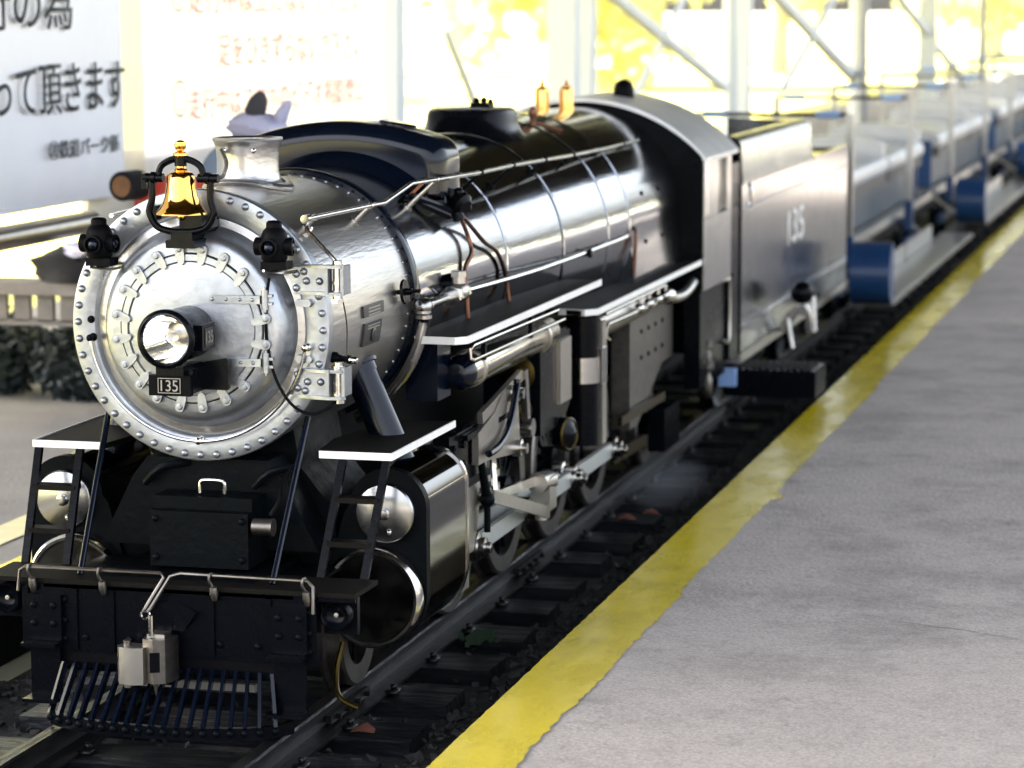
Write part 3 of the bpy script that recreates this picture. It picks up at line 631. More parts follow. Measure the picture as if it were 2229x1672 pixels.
tv = G().lathe([(.125, 1.20), (.13, 1.34), (.128, 1.42), (.10, 1.49), (.05, 1.525), (0, 1.535)], (.28, 14.0, 0), (0, 0, 1), 24)
tv.build('roof_ventilator', 'flat', LOCO)
# cab
def arcp(x): return -.68+math.sqrt(4.0-x*x)
xs = [-1.52+3.04*i/30 for i in range(31)]
cf = [(x, arcp(x)-.03) for x in xs]
cfr = G().prism(cf+[(1.52, -.95), (-1.52, -.95)], 'y', 12.76, 12.84).build('cab_front', 'cast', LOCO)
for sx in (-1, 1):
    G().prism([(sx*1.12, .56), (sx*1.43, .56), (sx*1.43, -.15), (sx*1.22, -.15)], 'y', 12.735, 12.762).build('cab_front_window', 'flat', cfr)
    cs = G()
    X0, X1 = sorted((sx*1.50, sx*1.535))
    cs.box(X0, X1, 12.8, 13.70, -.10, .63); cs.box(X0, X1, 14.32, 14.62, -.10, .63); cs.box(X0, X1, 13.70, 14.32, .57, .63); cs.box(X0, X1, 12.8, 14.62, -.97, -.105)
    cs.box(X0-.0, X1+.012, 13.0, 13.08, -.07, .57)
    so_ = cs.build('cab_side', 'cab', LOCO, bevel=.004)
    G().box(min(sx*1.47, sx*1.49), max(sx*1.47, sx*1.49), 13.70, 14.32, -.10, .57).build('cab_side_window', 'glass', so_)
rf = G(); ro = [(x*1.03, arcp(x)+.02) for x in xs]; ri = [(x*1.03, arcp(x)-.03) for x in xs]
rf.prism(ro+ri[::-1], 'y', 12.72, 14.95); rfo = rf.build('cab_roof', 'roof', LOCO)
G().box(-1.5, 1.5, 12.84, 15.0, -1.0, -.95).build('cab_floor', 'flat', LOCO)
G().box(-1.45, 1.45, 14.98, 15.0, -.9, .62).build('cab_rear_curtain', 'flat', LOCO)
# handrail, steps and injector below the cab
G().tube([(1.5, 14.0, -.97), (1.5, 14.6, -1.0), (1.5, 14.75, -1.05), (1.5, 14.75, -1.7), (1.5, 14.6, -1.8), (1.5, 14.4, -1.75)], .02, 8, smooth=3).build('cab_grab_rail', 'steel', LOCO)
G().box(1.25, 1.45, 13.0, 14.7, -2.2, -1.0).build('cab_step_frame', 'black', LOCO, bevel=.02)
G().box(1.2, 1.5, 14.75, 15.35, -2.05, .45).build('fall_plate_post', 'black', LOCO, bevel=.02)
inj = G().lathe([(.05, 0), (.07, .02), (.07, .1), (.04, .13), (.06, .2), (.06, .27), (.09, .3), (.09, .36), (.05, .4), (.05, .45), (.07, .5), (.07, .7), (.03, .75)], (1.42, 13.6, -1.65), (0, .05, -1), 14).build('injector', 'dull', LOCO)
# running boards with white edges
def board(poly, z, edge_pts, name='running_board', mt='tread', th=.05):
    b = G().prism(poly, 'z', z-th, z).build(name, mt, LOCO, bevel=.004)
    e = G()
    for a, c in zip(edge_pts, edge_pts[1:]): e.bar((a[0], a[1], z-th*.5+.003), (c[0], c[1], z-th*.5+.003), .014, th+.012)
    e.build('white_edge', 'white', b); return b
for sx in (-1, 1):
    f = lambda pts: [(sx*x, yv) for x, yv in pts]
    board(f([(.95, 2.2), (1.07, 2.18), (1.38, 2.16), (1.5, 2.25), (1.5, 7.3), (.95, 7.3)]), -.31, f([(1.07, 2.17), (1.42, 2.15), (1.507, 2.24), (1.507, 7.3)]))
    board(f([(.95, 7.15), (1.35, 7.0), (1.5, 7.15), (1.5, 12.76), (.95, 12.76)]), -.595, f([(1.12, 7.08), (1.40, 7.02), (1.507, 7.15), (1.507, 12.75)]))
    st = board(f([(.88, .15), (1.478, .15), (1.478, 1.9), (.95, 1.9), (.80, .8)]), -.97, f([(.90, .143), (1.482, .143), (1.486, 1.92)]), 'front_step_plate', th=.045)
    G().box(min(sx*.92, sx*1.2), max(sx*.92, sx*1.2), 2.4, 2.8, -.88, -.36).build('valve_box', 'navy', LOCO, bevel=.01)
    # ladder
    la = thing  # (kept as parts of the locomotive)
    lad = G()
    for xt, xb in ((1.44, 1.385), (1.09, 1.04)): lad.bar((sx*xt, .17, -1.0), (sx*xb, -.27, -1.87), .06, .04, (0, 1, 0))
    ld = lad.build('ladder', 'black', LOCO, bevel=.004)
    for t in (.36, .72):
        yv = .17-.44*t; z = -1.0-.87*t; xo = 1.44-.055*t; xi = 1.09-.05*t
        G().box(min(sx*xi, sx*xo), max(sx*xi, sx*xo), yv-.03, yv+.11, z-.02, z+.02).build('rung', 'tread', ld, bevel=.004)
    G().cyl((sx*.822, .12, -.70), (sx*.775, -.62, -1.86), .024, n=12).build('smokebox_brace', 'navy', LOCO)
    # steam delivery pipe
    G().lathe([(.17, 0), (.17, .03), (.145, .035), (.145, .10), (.135, .10), (.135, 1.1)], (sx*.86, 1.23, -.42), (sx*.34, -.06, -.72), 28).build('steam_pipe', 'navy', LOCO)
    # cylinders
    cb = []
    for t in range(0, 181, 12): cb.append((1.344+.30*math.cos(R(t)), -1.47+.30*math.sin(R(t))))
    cb = [(1.35+.305, -2.15)]+[(1.35+.305*math.cos(R(t)), -1.45+.30*math.sin(R(t))) for t in range(0, 181, 9)]+[(1.0, -1.5), (.80, -2.2), (.87, -2.45)]+[(1.245+.40*math.cos(R(t)), -2.145+.40*math.sin(R(t))) for t in range(205, 350, 12)]
    cb = [(sx*a, b) for a, b in cb]
    cyo = G().prism(cb, 'y', .55, 1.66).build('cylinder_block', 'cyl', LOCO)
    fr = [(sx*1.245+(a-sx*1.245)*1.02, -1.9+(b+1.9)*1.02) for a, b in cb]
    G().prism(fr, 'y', .46, .56).build('cylinder_flange', 'cast', cyo, bevel=.02)
    G().prism(fr, 'y', 1.65, 1.70).build('cylinder_rear_flange', 'chrome', cyo, bevel=.01)
    pv = G().lathe([(.238, .47), (.238, .40), (.23, .385), (.222, .38), (.0, .372)], (sx*1.344, 0, -1.478), (0, 1, 0), 48, False).build('valve_cover', 'satin', cyo)
    G().lathe([(.05, .375), (.05, .36), (.034, .352), (.034, .335), (0, .33)], (sx*1.344, 0, -1.478), (0, 1, 0), 20, False).build('cover_boss', 'satin', pv)
    put(bolt_s, 'bolt', pv, (sx*1.344+.04, .376, -1.62), (0, -1, 0))
    G().lathe([(.40, .47), (.40, .36), (.388, .335), (.37, .325), (.35, .33), (.33, .335), (0, .325)], (sx*1.245, 0, -2.145), (0, 1, 0), 64, False).build('cylinder_cover', 'cover', cyo)
    G().lathe([(.404, .44), (.404, .362), (.394, .330), (.375, .316), (.352, .318), (.345, .334)], (sx*1.245, 0, -2.145), (0, 1, 0), 64, False).build('cover_rim', 'chrome', cyo)
# saddle and frame under the smokebox
G().prism([(-.95, -2.3), (-.9, -1.5), (-.62, -1.15), (-.55, -.75), (.55, -.75), (.62, -1.15), (.9, -1.5), (.95, -2.3)], 'y', .5, 1.6).build('saddle', 'cast', LOCO, bevel=.02)
G().box(-.62, .62, -.62, 12.7, -2.35, -1.86).build('main_frame', 'cast', LOCO)
G().box(-.45, .45, 2.0, 12.7, -1.9, -.9).build('frame_top', 'flat', LOCO)
bxo = G().box(-.33, .47, -.3, .3, -1.83, -1.40).build('deck_box', 'cast', LOCO, bevel=.01)
for x, z in ((-.28, -1.46), (.42, -1.46), (-.28, -1.76), (.42, -1.76)): put(rivet_b, 'bolt', bxo, (x, -.3, z), (0, -1, 0))
G().prism([(-.62, -1.2), (-.9, -1.75), (.9, -1.75), (.62, -1.2), (.5, -1.05), (-.5, -1.05)], 'y', .1, .5).build('saddle_front', 'cast', LOCO, bevel=.03)
G().box(-.33, .47, -.2, .3, -1.40, -1.30).build('box_lid', 'cast', LOCO, bevel=.01)
G().tube([(.02, -.12, -1.28), (.02, -.12, -1.21), (.05, -.12, -1.18), (.19, -.12, -1.18), (.22, -.12, -1.21), (.22, -.12, -1.28)], .014, 8, smooth=3).build('lid_handle', 'chrome', LOCO)
G().cyl((.5, -.25, -1.50), (.64, -.25, -1.50), .065, n=20).cyl((.64, -.25, -1.5), (.66, -.25, -1.5), .07, n=20).build('air_gauge', 'dull', LOCO)
G().tube([(.62, -.2, -1.42), (.68, -.15, -1.3), (.66, -.05, -1.2), (.7, .05, -1.1)], .02, 8, smooth=4).build('front_hose', 'flat', LOCO)
for x in (-.5, .4): G().tube([(x, .05, -1.25), (x+.15, 0, -1.12), (x+.35, .1, -1.08)], .03, 8, smooth=3).build('exhaust_pipe', 'cast', LOCO)
# pilot beam
deck = [(-1.48, -.795), (1.48, -.795), (1.49, -.26), (-1.49, -.26)]
G().prism(deck, 'z', -1.90, -1.865).build('pilot_deck', 'tread', LOCO, bevel=.004)
G().box(-1.0, 1.0, -.8, .4, -1.93, -1.905).build('deck_underplate', 'cast', LOCO)
beam = G().box(-1.16, 1.18, -.80, -.66, -2.42, -1.902).build('pilot_beam', 'black', LOCO, bevel=.008)
for x in (-1.15, -.75, -.45, .35, .80):
    G().box(x-.02, x+.03, -.82, -.80, -2.40, -1.93).build('beam_rib', 'black', beam)
for x in (-1.05, -.83, -.66, -.3, .42, .72, .87, .98, 1.12):
    for z in ((-2.02, -2.18, -2.32) if abs(x) > .8 else (-2.3,)): put(rivet_b, 'rivet', beam, (x, -.80, z), (0, -1, 0))
G().box(1.185, 1.48, -.79, -.77, -1.935, -1.902).build('beam_lip', 'black', beam)
for sx in (-1, 1):
    # step hangers
    sh = G(); xa, xb = sorted((sx*.84, sx*1.12)); sh.box(xa, xb, -.85, -.805, -2.33, -1.98); sh.box(xa+.02, xb-.02, -.84, -.80, -2.78, -2.30)
    sho = sh.build('step_hanger', 'black', LOCO, bevel=.012)
    G().box(xa, xb, -.98, -.80, -2.36, -2.335).build('step_tread', 'black', sho, bevel=.006); G().box(xa, xb, -.98, -.80, -2.79, -2.765).build('step_tread', 'black', sho, bevel=.006)
    for x in (xa+.06, xb-.06):
        for z in (-2.06, -2.2): put(rivet_b, 'rivet', sho, (x, -.85, z), (0, -1, 0))
    # round pocket lamp beside the beam
    lp = G().lathe([(.12, .1), (.115, 0), (.105, -.012), (.098, -.005), (.085, .03), (.05, .055), (0, .06)], (sx*1.32, -.78, -2.04), (0, 1, 0), 32, False).build('buffer_socket', 'black', LOCO)
    G().lathe([(.018, .04), (.018, .02), (0, .018)], (sx*1.32, -.78, -2.04), (0, 1, 0), 12, False).build('socket_screw', 'steel', lp)
    G().box(min(sx*1.2, sx*1.46), max(sx*1.2, sx*1.46), -.68, -.62, -2.2, -1.9).build('socket_plate', 'black', LOCO)
# uncoupling levers
for pts in ([(-1.19, -.84, -1.96), (-1.17, -.84, -1.80), (-1.13, -.84, -1.77), (-.03, -.84, -1.77), (-.0, -.85, -1.80), (-.12, -.93, -2.02), (-.13, -.95, -2.05)],
            [(1.17, -.84, -2.02), (1.17, -.84, -1.82), (1.13, -.84, -1.775), (.13, -.84, -1.765), (.05, -.85, -1.79), (-.08, -.93, -2.02), (-.10, -.95, -2.05)]):
    G().tube(pts, .0145, 8).build('uncoupling_lever', 'dull', LOCO)
G().tube([(-.115+.035*math.cos(R(t)), -.95, -2.07+.03*math.sin(R(t))) for t in range(0, 360, 30)], .011, 6, closed=True).build('lever_link', 'chrome', LOCO)
for x in (-1.09, -.52, .37, 1.10):
    G().tube([(x+.005, -.82, -1.76), (x, -.86, -1.755), (x-.005, -.87, -1.80), (x+.01, -.85, -1.85)], .011, 6, smooth=3).lathe([(0, 0), (.028, .02), (.034, .07), (.02, .12), (0, .13)], (x+.015, -.845, -1.84), (.1, .1, -1), 12).build('lever_hook', 'dull', LOCO)
# coupler
kn = G(); kn.prism([(-.31, -1.03), (-.27, -1.10), (-.17, -1.13), (-.08, -1.10), (-.06, -1.0), (-.12, -.95), (-.26, -.94)], 'z', -2.57, -2.29); kn.build('coupler_knuckle', 'steel', LOCO, bevel=.04, seg=4)
G().prism([(-.10, -1.05), (.0, -1.10), (.08, -1.06), (.11, -.98), (.11, -.86), (-.08, -.84), (-.12, -.95)], 'z', -2.56, -2.23).build('coupler_head', 'dull', LOCO, bevel=.06, seg=5)
G().box(-.09, .05, -.99, -.8, -2.25, -2.205).build('coupler_lug', 'steel', LOCO, bevel=.01)
G().cyl((-.23, -1.03, -2.61), (-.23, -1.03, -2.25), .03, n=14).build('knuckle_pin', 'dull', LOCO)
G().prism([(-.02, -1.12), (.045, -1.09), (.045, -1.0), (-.02, -1.0)], 'z', -2.47, -2.32).build('coupler_slot', 'flat', LOCO)
G().cyl((-.05, -1.0, -2.22), (-.05, -1.0, -2.06), .02, n=10).build('lock_pin', 'chrome', LOCO)
G().cyl((-.02, -1.0, -2.56), (-.02, -1.0, -2.67), .022, .008, n=10).build('lock_pin', 'dull', LOCO)
G().box(-.22, .06, -.86, -.6, -2.62, -2.14).build('coupler_pocket', 'black', LOCO, bevel=.02)
G().prism([(-.2, -2.2), (.15, -2.2), (.25, -2.06), (.1, -1.98), (-.2, -1.98)], 'y', -.85, -.8).build('pocket_plate', 'black', LOCO, bevel=.02)
# cowcatcher slats
def bottom(x):
    u = x/.98; return (-.80-.38*math.sqrt(max(0, 1-u*u)), -2.90-.0*u)
pg = G()
rows = [[], [], [], []]
for k in range(25):
    x = -.98+1.96*k/24; yb = bottom(x)[0]
    rows[0].append((x, yb, -2.955)); rows[1].append((x, yb, -2.86)); rows[2].append((x, yb+.05, -2.86)); rows[3].append((x, yb+.05, -2.955))
pg.grid(rows+[rows[0]]); pil = pg.build('pilot_foot', 'black', LOCO)
G().box(-1.0, 1.0, -.80, -.7, -2.56, -2.50).build('pilot_top_bar', 'black', LOCO, bevel=.01)
G().box(-1.0, 1.0, -.78, -.72, -2.50, -2.40).build('pilot_backing', 'flat', LOCO)
for k in range(19):
    x = -.9+1.8*k/18; yb = bottom(x)[0]
    o = G().bar((x*.92, -.82, -2.50), (x, yb+.0, -2.87), .026, .05, (0, 0, 1)).build('slat', 'navy', pil, bevel=.004)
    put(rivet_b, 'bolt', pil, (x*.92, -.805, -2.53), (0, -1, 0)); put(rivet_b, 'bolt', pil, (x, yb, -2.90), (0, -1, 0))
G().box(-.55, .6, -.55, -.5, -2.72, -2.66).build('pilot_crossbar', 'steel', LOCO)
G().tube([(1.22, -.3, -2.35), (1.2, -.4, -2.55), (1.25, -.5, -2.72), (1.4, -.5, -2.8)], .022, 8, smooth=4).build('drain_pipe', 'olddbrass', LOCO)
# ---- motion and running gear
def wheel(sx, yc, r, name, crank=None, spokes=16):
    x = sx*.86; o = sx
    w_ = G().lathe([(r-.17, -.0), (r-.17, .10), (r-.02, .11), (r, .09), (r, -.03), (r+.05, -.05), (r+.05, -.08), (r-.15, -.08)], (x, yc, -2.98+r), (o, 0, 0), 56, True)
    w_ = G(); w_.lathe([(r-.17, -.08), (r-.17, .10), (r-.02, .11), (r, .09), (r, -.03), (r+.05, -.05), (r+.05, -.08), (r-.17, -.08)], (x, yc, -2.98+r), (o, 0, 0), 56, False)
    wo = w_.build(name, 'dull', LOCO)
    g = G(); g.cyl((x-o*.05, yc, -2.98+r), (x+o*.14, yc, -2.98+r), .14*r/.8, n=20)
    for k in range(spokes):
        a = 2*PI*k/spokes; g.bar((x+o*.04, yc+.1*r*math.cos(a), -2.98+r+.1*r*math.sin(a)), (x+o*.02, yc+(r-.15)*math.cos(a), -2.98+r+(r-.15)*math.sin(a)), .05*r/.8, .06)
    if crank: g.prism([(yc+(r-.18)*math.cos(R(t)), -2.98+r+(r-.18)*math.sin(R(t))) for t in range(crank[0], crank[1], 12)], 'x', x+o*.0, x+o*.09)
    g.build('wheel_centre', 'black', wo); return wo
DR = .80
for sx in (-1, 1):
    for yc in (3.65, 5.5, 7.4, 9.3): wheel(sx, yc, DR, 'driving_wheel', (20, 100))
    wheel(sx, .9, .46, 'pilot_wheel', None, 10); wheel(sx, 12.1, .52, 'trailing_wheel', None, 10)
    zc = -2.98+DR; px, pz = -.34, -.12
    X = lambda v: sx*v
    pins = [(yc+px, zc+pz) for yc in (3.65, 5.5, 7.4, 9.3)]
    rod = []
    for (a, b) in zip(pins, pins[1:]):
        sr = G(); sr.bar((X(1.25), a[0], a[1]), (X(1.25), b[0], b[1]), .05, .16)
        so1 = sr.build('side_rod', 'rod', LOCO, bevel=.01)
    for i, a in enumerate(pins):
        G().lathe([(.13, 0), (.13, .12), (.09, .13), (.09, .18), (.05, .19), (.05, .23), (0, .24)], (X(1.19), a[0], a[1]), (sx, 0, 0), 24).build('rod_bearing', 'chrome', LOCO)
        G().cyl((X(.95), a[0], a[1]), (X(1.2), a[0], a[1]), .08, n=16).build('crank_pin', 'steel', LOCO)
    # main rod
    xh = (2.9, -2.145)
    G().bar((X(1.13), xh[0], xh[1]), (X(1.13), pins[2][0], pins[2][1]), .05, .14).build('main_rod', 'rod', LOCO, bevel=.01)
    G().lathe([(.16, 0), (.16, .10), (.1, .12), (.06, .16), (0, .17)], (X(1.08), *pins[2]), (sx, 0, 0), 24).build('main_rod_bearing', 'chrome', LOCO)
    # piston rod, crosshead, guides
    G().cyl((X(1.245), 1.68, -2.145), (X(1.245), 2.8, -2.145), .045, n=14).build('piston_rod', 'chrome', LOCO)
    G().lathe([(.14, 0), (.14, .05), (.10, .06), (.10, .2), (.14, .21), (.14, .32), (.08, .36), (.08, .42)], (X(1.245), 1.68, -2.145), (0, 1, 0), 8).build('piston_gland', 'steel', LOCO)
    G().cyl((X(1.344), 1.68, -1.478), (X(1.344), 2.5, -1.478), .035, n=12).cyl((X(1.344), 1.68, -1.478), (X(1.344), 1.95, -1.478), .09, n=8).build('valve_rod', 'chrome', LOCO)
    gd = G(); gd.bar((X(1.245), 1.72, -1.88), (X(1.245), 4.0, -1.88), .14, .10); gd.bar((X(1.245), 1.72, -1.74), (X(1.245), 4.0, -1.74), .14, .06); gd.build('crosshead_guide', 'steel', LOCO, bevel=.01)
    ch = G(); ch.prism([(2.6, -1.70), (3.25, -1.70), (3.22, -2.02), (3.05, -2.28), (2.78, -2.28), (2.65, -2.02)], 'x', X(1.17), X(1.33)); ch.build('crosshead', 'steel', LOCO, bevel=.02)
    G().bar((X(1.40), 1.75, -1.50), (X(1.40), 2.35, -1.44), .05, .13).build('valve_guide', 'steel', LOCO, bevel=.008)
    # combination lever, union link, eccentric rod
    G().sph((X(1.40), 3.25, -1.86), .07).cyl((X(1.4), 3.25, -1.86), (X(1.38), 3.1, -1.45), .045, .03, n=10).cyl((X(1.4), 3.25, -1.9), (X(1.4), 3.25, -2.15), .03, n=10).build('lubricator_arm', 'cast', LOCO)
    G().tube([(X(1.36), 3.45, -1.35), (X(1.37), 3.55, -1.55), (X(1.40), 3.50, -1.82)], .03, 8, smooth=4).build('combination_lever', 'chrome', LOCO)
    G().bar((X(1.42), 3.35, -1.85), (X(1.46), 5.25, -2.33), .035, .11).build('eccentric_rod', 'steel', LOCO, bevel=.008)
    G().cyl((X(1.38), 5.25, -2.40), (X(1.38), 5.25, -2.22), .07, n=14).box(min(X(1.33), X(1.5)), max(X(1.33), X(1.5)), 5.15, 5.42, -2.30, -1.98).build('eccentric_head', 'steel', LOCO, bevel=.015)
    G().bar((X(1.33), 3.4, -1.9), (X(1.36), 5.3, -2.02), .03, .09).build('union_link', 'chrome', LOCO, bevel=.006)
    G().cyl((X(1.40), 5.05, -2.02), (X(1.42), 5.42, -2.05), .10, n=16).build('union_bearing', 'steel', LOCO)
    # lower relief block behind the cylinder
    G().box(min(X(1.35), X(1.55)), max(X(1.35), X(1.55)), 1.72, 2.1, -2.40, -2.18).build('drain_block', 'steel', LOCO, bevel=.01)
    # motion bracket plates
    mb = G(); mb.prism([(2.9, -1.50), (2.9, -1.22), (3.45, -1.12), (3.75, -.98), (4.25, -1.02), (4.35, -1.55), (4.25, -1.60), (3.15, -1.50)], 'x', X(1.36), X(1.42)); mbo = mb.build('motion_plate', 'steel', LOCO, bevel=.012)
    for py, pz_ in ((4.22, -1.55), (4.1, -1.03)): G().lathe([(.08, -.03), (.08, .05), (.05, .06), (.05, .1), (0, .1)], (X(1.42), py, pz_), (sx, 0, 0), 16).build('plate_pin', 'chrome', mbo)
    qd = G(); qp = [(3.15+.62*math.sin(R(t)), -.98-.62*(1-math.cos(R(t)))*-1-.42) for t in range(0, 80, 8)]
    qd.tube([(X(1.47), 3.05, -1.42), (X(1.47), 3.4, -1.40), (X(1.47), 3.75, -1.28), (X(1.47), 4.0, -1.0), (X(1.47), 4.05, -.9)], .035, 8, smooth=4).build('expansion_link', 'navy', LOCO)
    G().bar((X(1.40), 4.55, -.88), (X(1.42), 4.6, -1.50), .06, .10, (0, 1, 0)).cyl((X(1.38), 4.6, -1.42), (X(1.48), 4.6, -1.42), .09, n=16).build('lifting_link', 'chrome', LOCO, bevel=.01)
    G().bar((X(1.38), 3.1, -1.12), (X(1.38), 4.5, -.92), .05, .10).build('reach_rod', 'steel', LOCO, bevel=.01)
    G().bar((X(1.38), 2.6, -1.22), (X(1.40), 3.9, -1.20), .05, .05).build('radius_rod', 'black', LOCO, bevel=.005)
    G().box(min(X(1.2), X(1.34)), max(X(1.2), X(1.34)), 2.25, 3.2, -1.62, -1.17).build('guide_yoke', 'black', LOCO, bevel=.01)
    for yv in (2.35, 2.65, 2.95):
        for z in (-1.28, -1.45): G().lathe([(.035, 0), (.035, .03), (.018, .03), (.018, .01)], (X(1.34), yv, z), (sx, 0, 0), 10).build('yoke_bolt', 'black', LOCO)
    # air reservoir below the running board with cooling pipes
    ar = G().lathe([(0, 2.70), (.09, 2.72), (.145, 2.80), (.155, 2.86)], (X(1.27), 0, -.69), (0, 1, 0), 32, False).build('reservoir_end', 'navy', LOCO)
    rs = G().lathe([(.155, 2.86), (.155, 5.9), (.12, 5.98), (0, 6.0)], (X(1.27), 0, -.69), (0, 1, 0), 32, False).build('air_reservoir', 'chrome', LOCO)
    for yv in (3.15, 5.5): G().lathe([(.156, yv-.03), (.166, yv-.03), (.166, yv+.03), (.156, yv+.03)], (X(1.27), 0, -.69), (0, 1, 0), 32, False).build('reservoir_strap', 'steel', rs)
    G().tube([(X(1.46), 5.65, -.44), (X(1.46), 2.6, -.42), (X(1.46), 2.5, -.44), (X(1.46), 2.5, -.52), (X(1.46), 2.6, -.545), (X(1.46), 5.9, -.555)], .016, 8).build('cooling_pipe', 'chrome', LOCO)
    for yv in (2.95, 4.6): G().box(min(X(1.43), X(1.47)), max(X(1.43), X(1.47)), yv, yv+.05, -.59, -.37).build('pipe_hanger', 'black', LOCO)
    # air pump box with brass flanges
    pb = G().prism([(5.35, -.72), (6.55, -.72), (6.55, -1.45), (6.25, -1.62), (5.35, -1.62)], 'x', X(.80), X(1.36)).build('air_pump', 'black', LOCO, bevel=.012)
    for (z, r_) in ((-1.02, .17), (-1.37, .14)):
        G().lathe([(r_, .03), (r_, -.02), (r_*.8, -.035), (r_*.5, -.04), (r_*.5, -.08), (r_*.25, -.1), (0, -.11)], (X(1.14), 5.35, z), (0, 1, 0), 28, False).build('brass_flange', 'olddbrass', pb)
    G().lathe([(.17, 0), (.17, .1), (.1, .12), (.05, .16), (0, .17)], (X(1.35), 6.2, -1.72), (sx, -.3, 0), 24).build('pump_flywheel', 'black', pb)
    G().lathe([(.13, .10), (.15, .115), (.17, .10)], (X(1.35), 6.2, -1.72), (sx, -.3, 0), 24, False).build('flywheel_ring', 'olddbrass', pb)
    G().box(min(X(1.36), X(1.4)), max(X(1.36), X(1.4)), 6.0, 6.45, -1.4, -.78).build('pump_cover', 'steel', pb, bevel=.01)
    # column with clamp
    G().cyl((X(1.30), 7.35, -.68), (X(1.30), 7.35, -2.0), .17, n=24).build('pump_column', 'black', LOCO)
    G().lathe([(.178, 0), (.178, .26)], (X(1.30), 7.35, -1.36), (0, 0, 1), 32).box(min(X(1.36), X(1.5)), max(X(1.36), X(1.5)), 7.35, 7.62, -1.38, -1.02).build('column_clamp', 'chrome', LOCO, bevel=.01)
    G().box(min(X(1.44), X(1.48)), max(X(1.44), X(1.48)), 7.5, 7.68, -2.02, -.76).build('motion_hanger', 'steel', LOCO, bevel=.008)
    G().bar((X(1.5), 5.75, -2.13), (X(1.5), 6.75, -2.05), .04, .18).build('side_rod_cover', 'chrome', LOCO, bevel=.01) if 0 else None
    # rear equipment: second reservoir, lagged pipe, ashpan plate
    G().cyl((X(1.22), 7.9, -.86), (X(1.22), 10.4, -.86), .17, n=28).build('rear_reservoir', 'steel', LOCO)
    G().tube([(X(1.46), 7.7, -.70), (X(1.46), 10.8, -.70)], .018, 8).build('train_pipe', 'chrome', LOCO)
    G().tube([(X(1.46), 10.6, -.86), (X(1.46), 7.85, -.82), (X(1.46), 7.75, -.85), (X(1.46), 7.75, -.95), (X(1.46), 7.9, -.99)], .018, 8).build('train_pipe', 'chrome', LOCO)
    for yv in (9.4, 9.9, 10.4, 10.8): G().sph((X(1.46), yv, -.82), .06, 10).cyl((X(1.46), yv, -.82), (X(1.46), yv, -.70), .025, n=8).build('drain_valve', 'chrome', LOCO)
    G().tube([(X(1.42), 11.0, -.86), (X(1.42), 11.6, -.93), (X(1.42), 12.2, -.93), (X(1.42), 12.7, -.85)], .06, 10, smooth=3).build('lagged_pipe', 'alu', LOCO)
    G().lathe([(.06, 0), (.1, .02), (.1, .06), (.06, .08)], (X(1.42), 11.1, -.86), (0, 1, 0), 16).build('pipe_union', 'chrome', LOCO)
    ap = G().prism([(10.3, -1.0), (12.75, -1.0), (12.75, -1.75), (12.1, -1.75), (10.75, -2.3), (10.3, -2.3)], 'x', X(.95), X(1.16)).build('ashpan', 'dull', LOCO, bevel=.012)
    for yv in (10.9, 11.3, 11.7, 12.1):
        for z in (-1.25, -1.55): put(rivet_b, 'bolt', ap, (X(1.16), yv, z), (sx, 0, 0))
    G().bar((X(1.2), 9.6, -2.1), (X(1.22), 11.9, -2.12), .05, .10).build('equaliser', 'olddbrass', LOCO)
    G().bar((X(1.2), 9.2, -2.45), (X(1.22), 10.9, -2.5), .05, .13).build('trailing_frame', 'olddbrass', LOCO)
    G().box(min(X(1.1), X(1.3)), max(X(1.1), X(1.3)), 11.6, 12.5, -2.75, -2.25).build('trailing_axlebox', 'black', LOCO, bevel=.03)

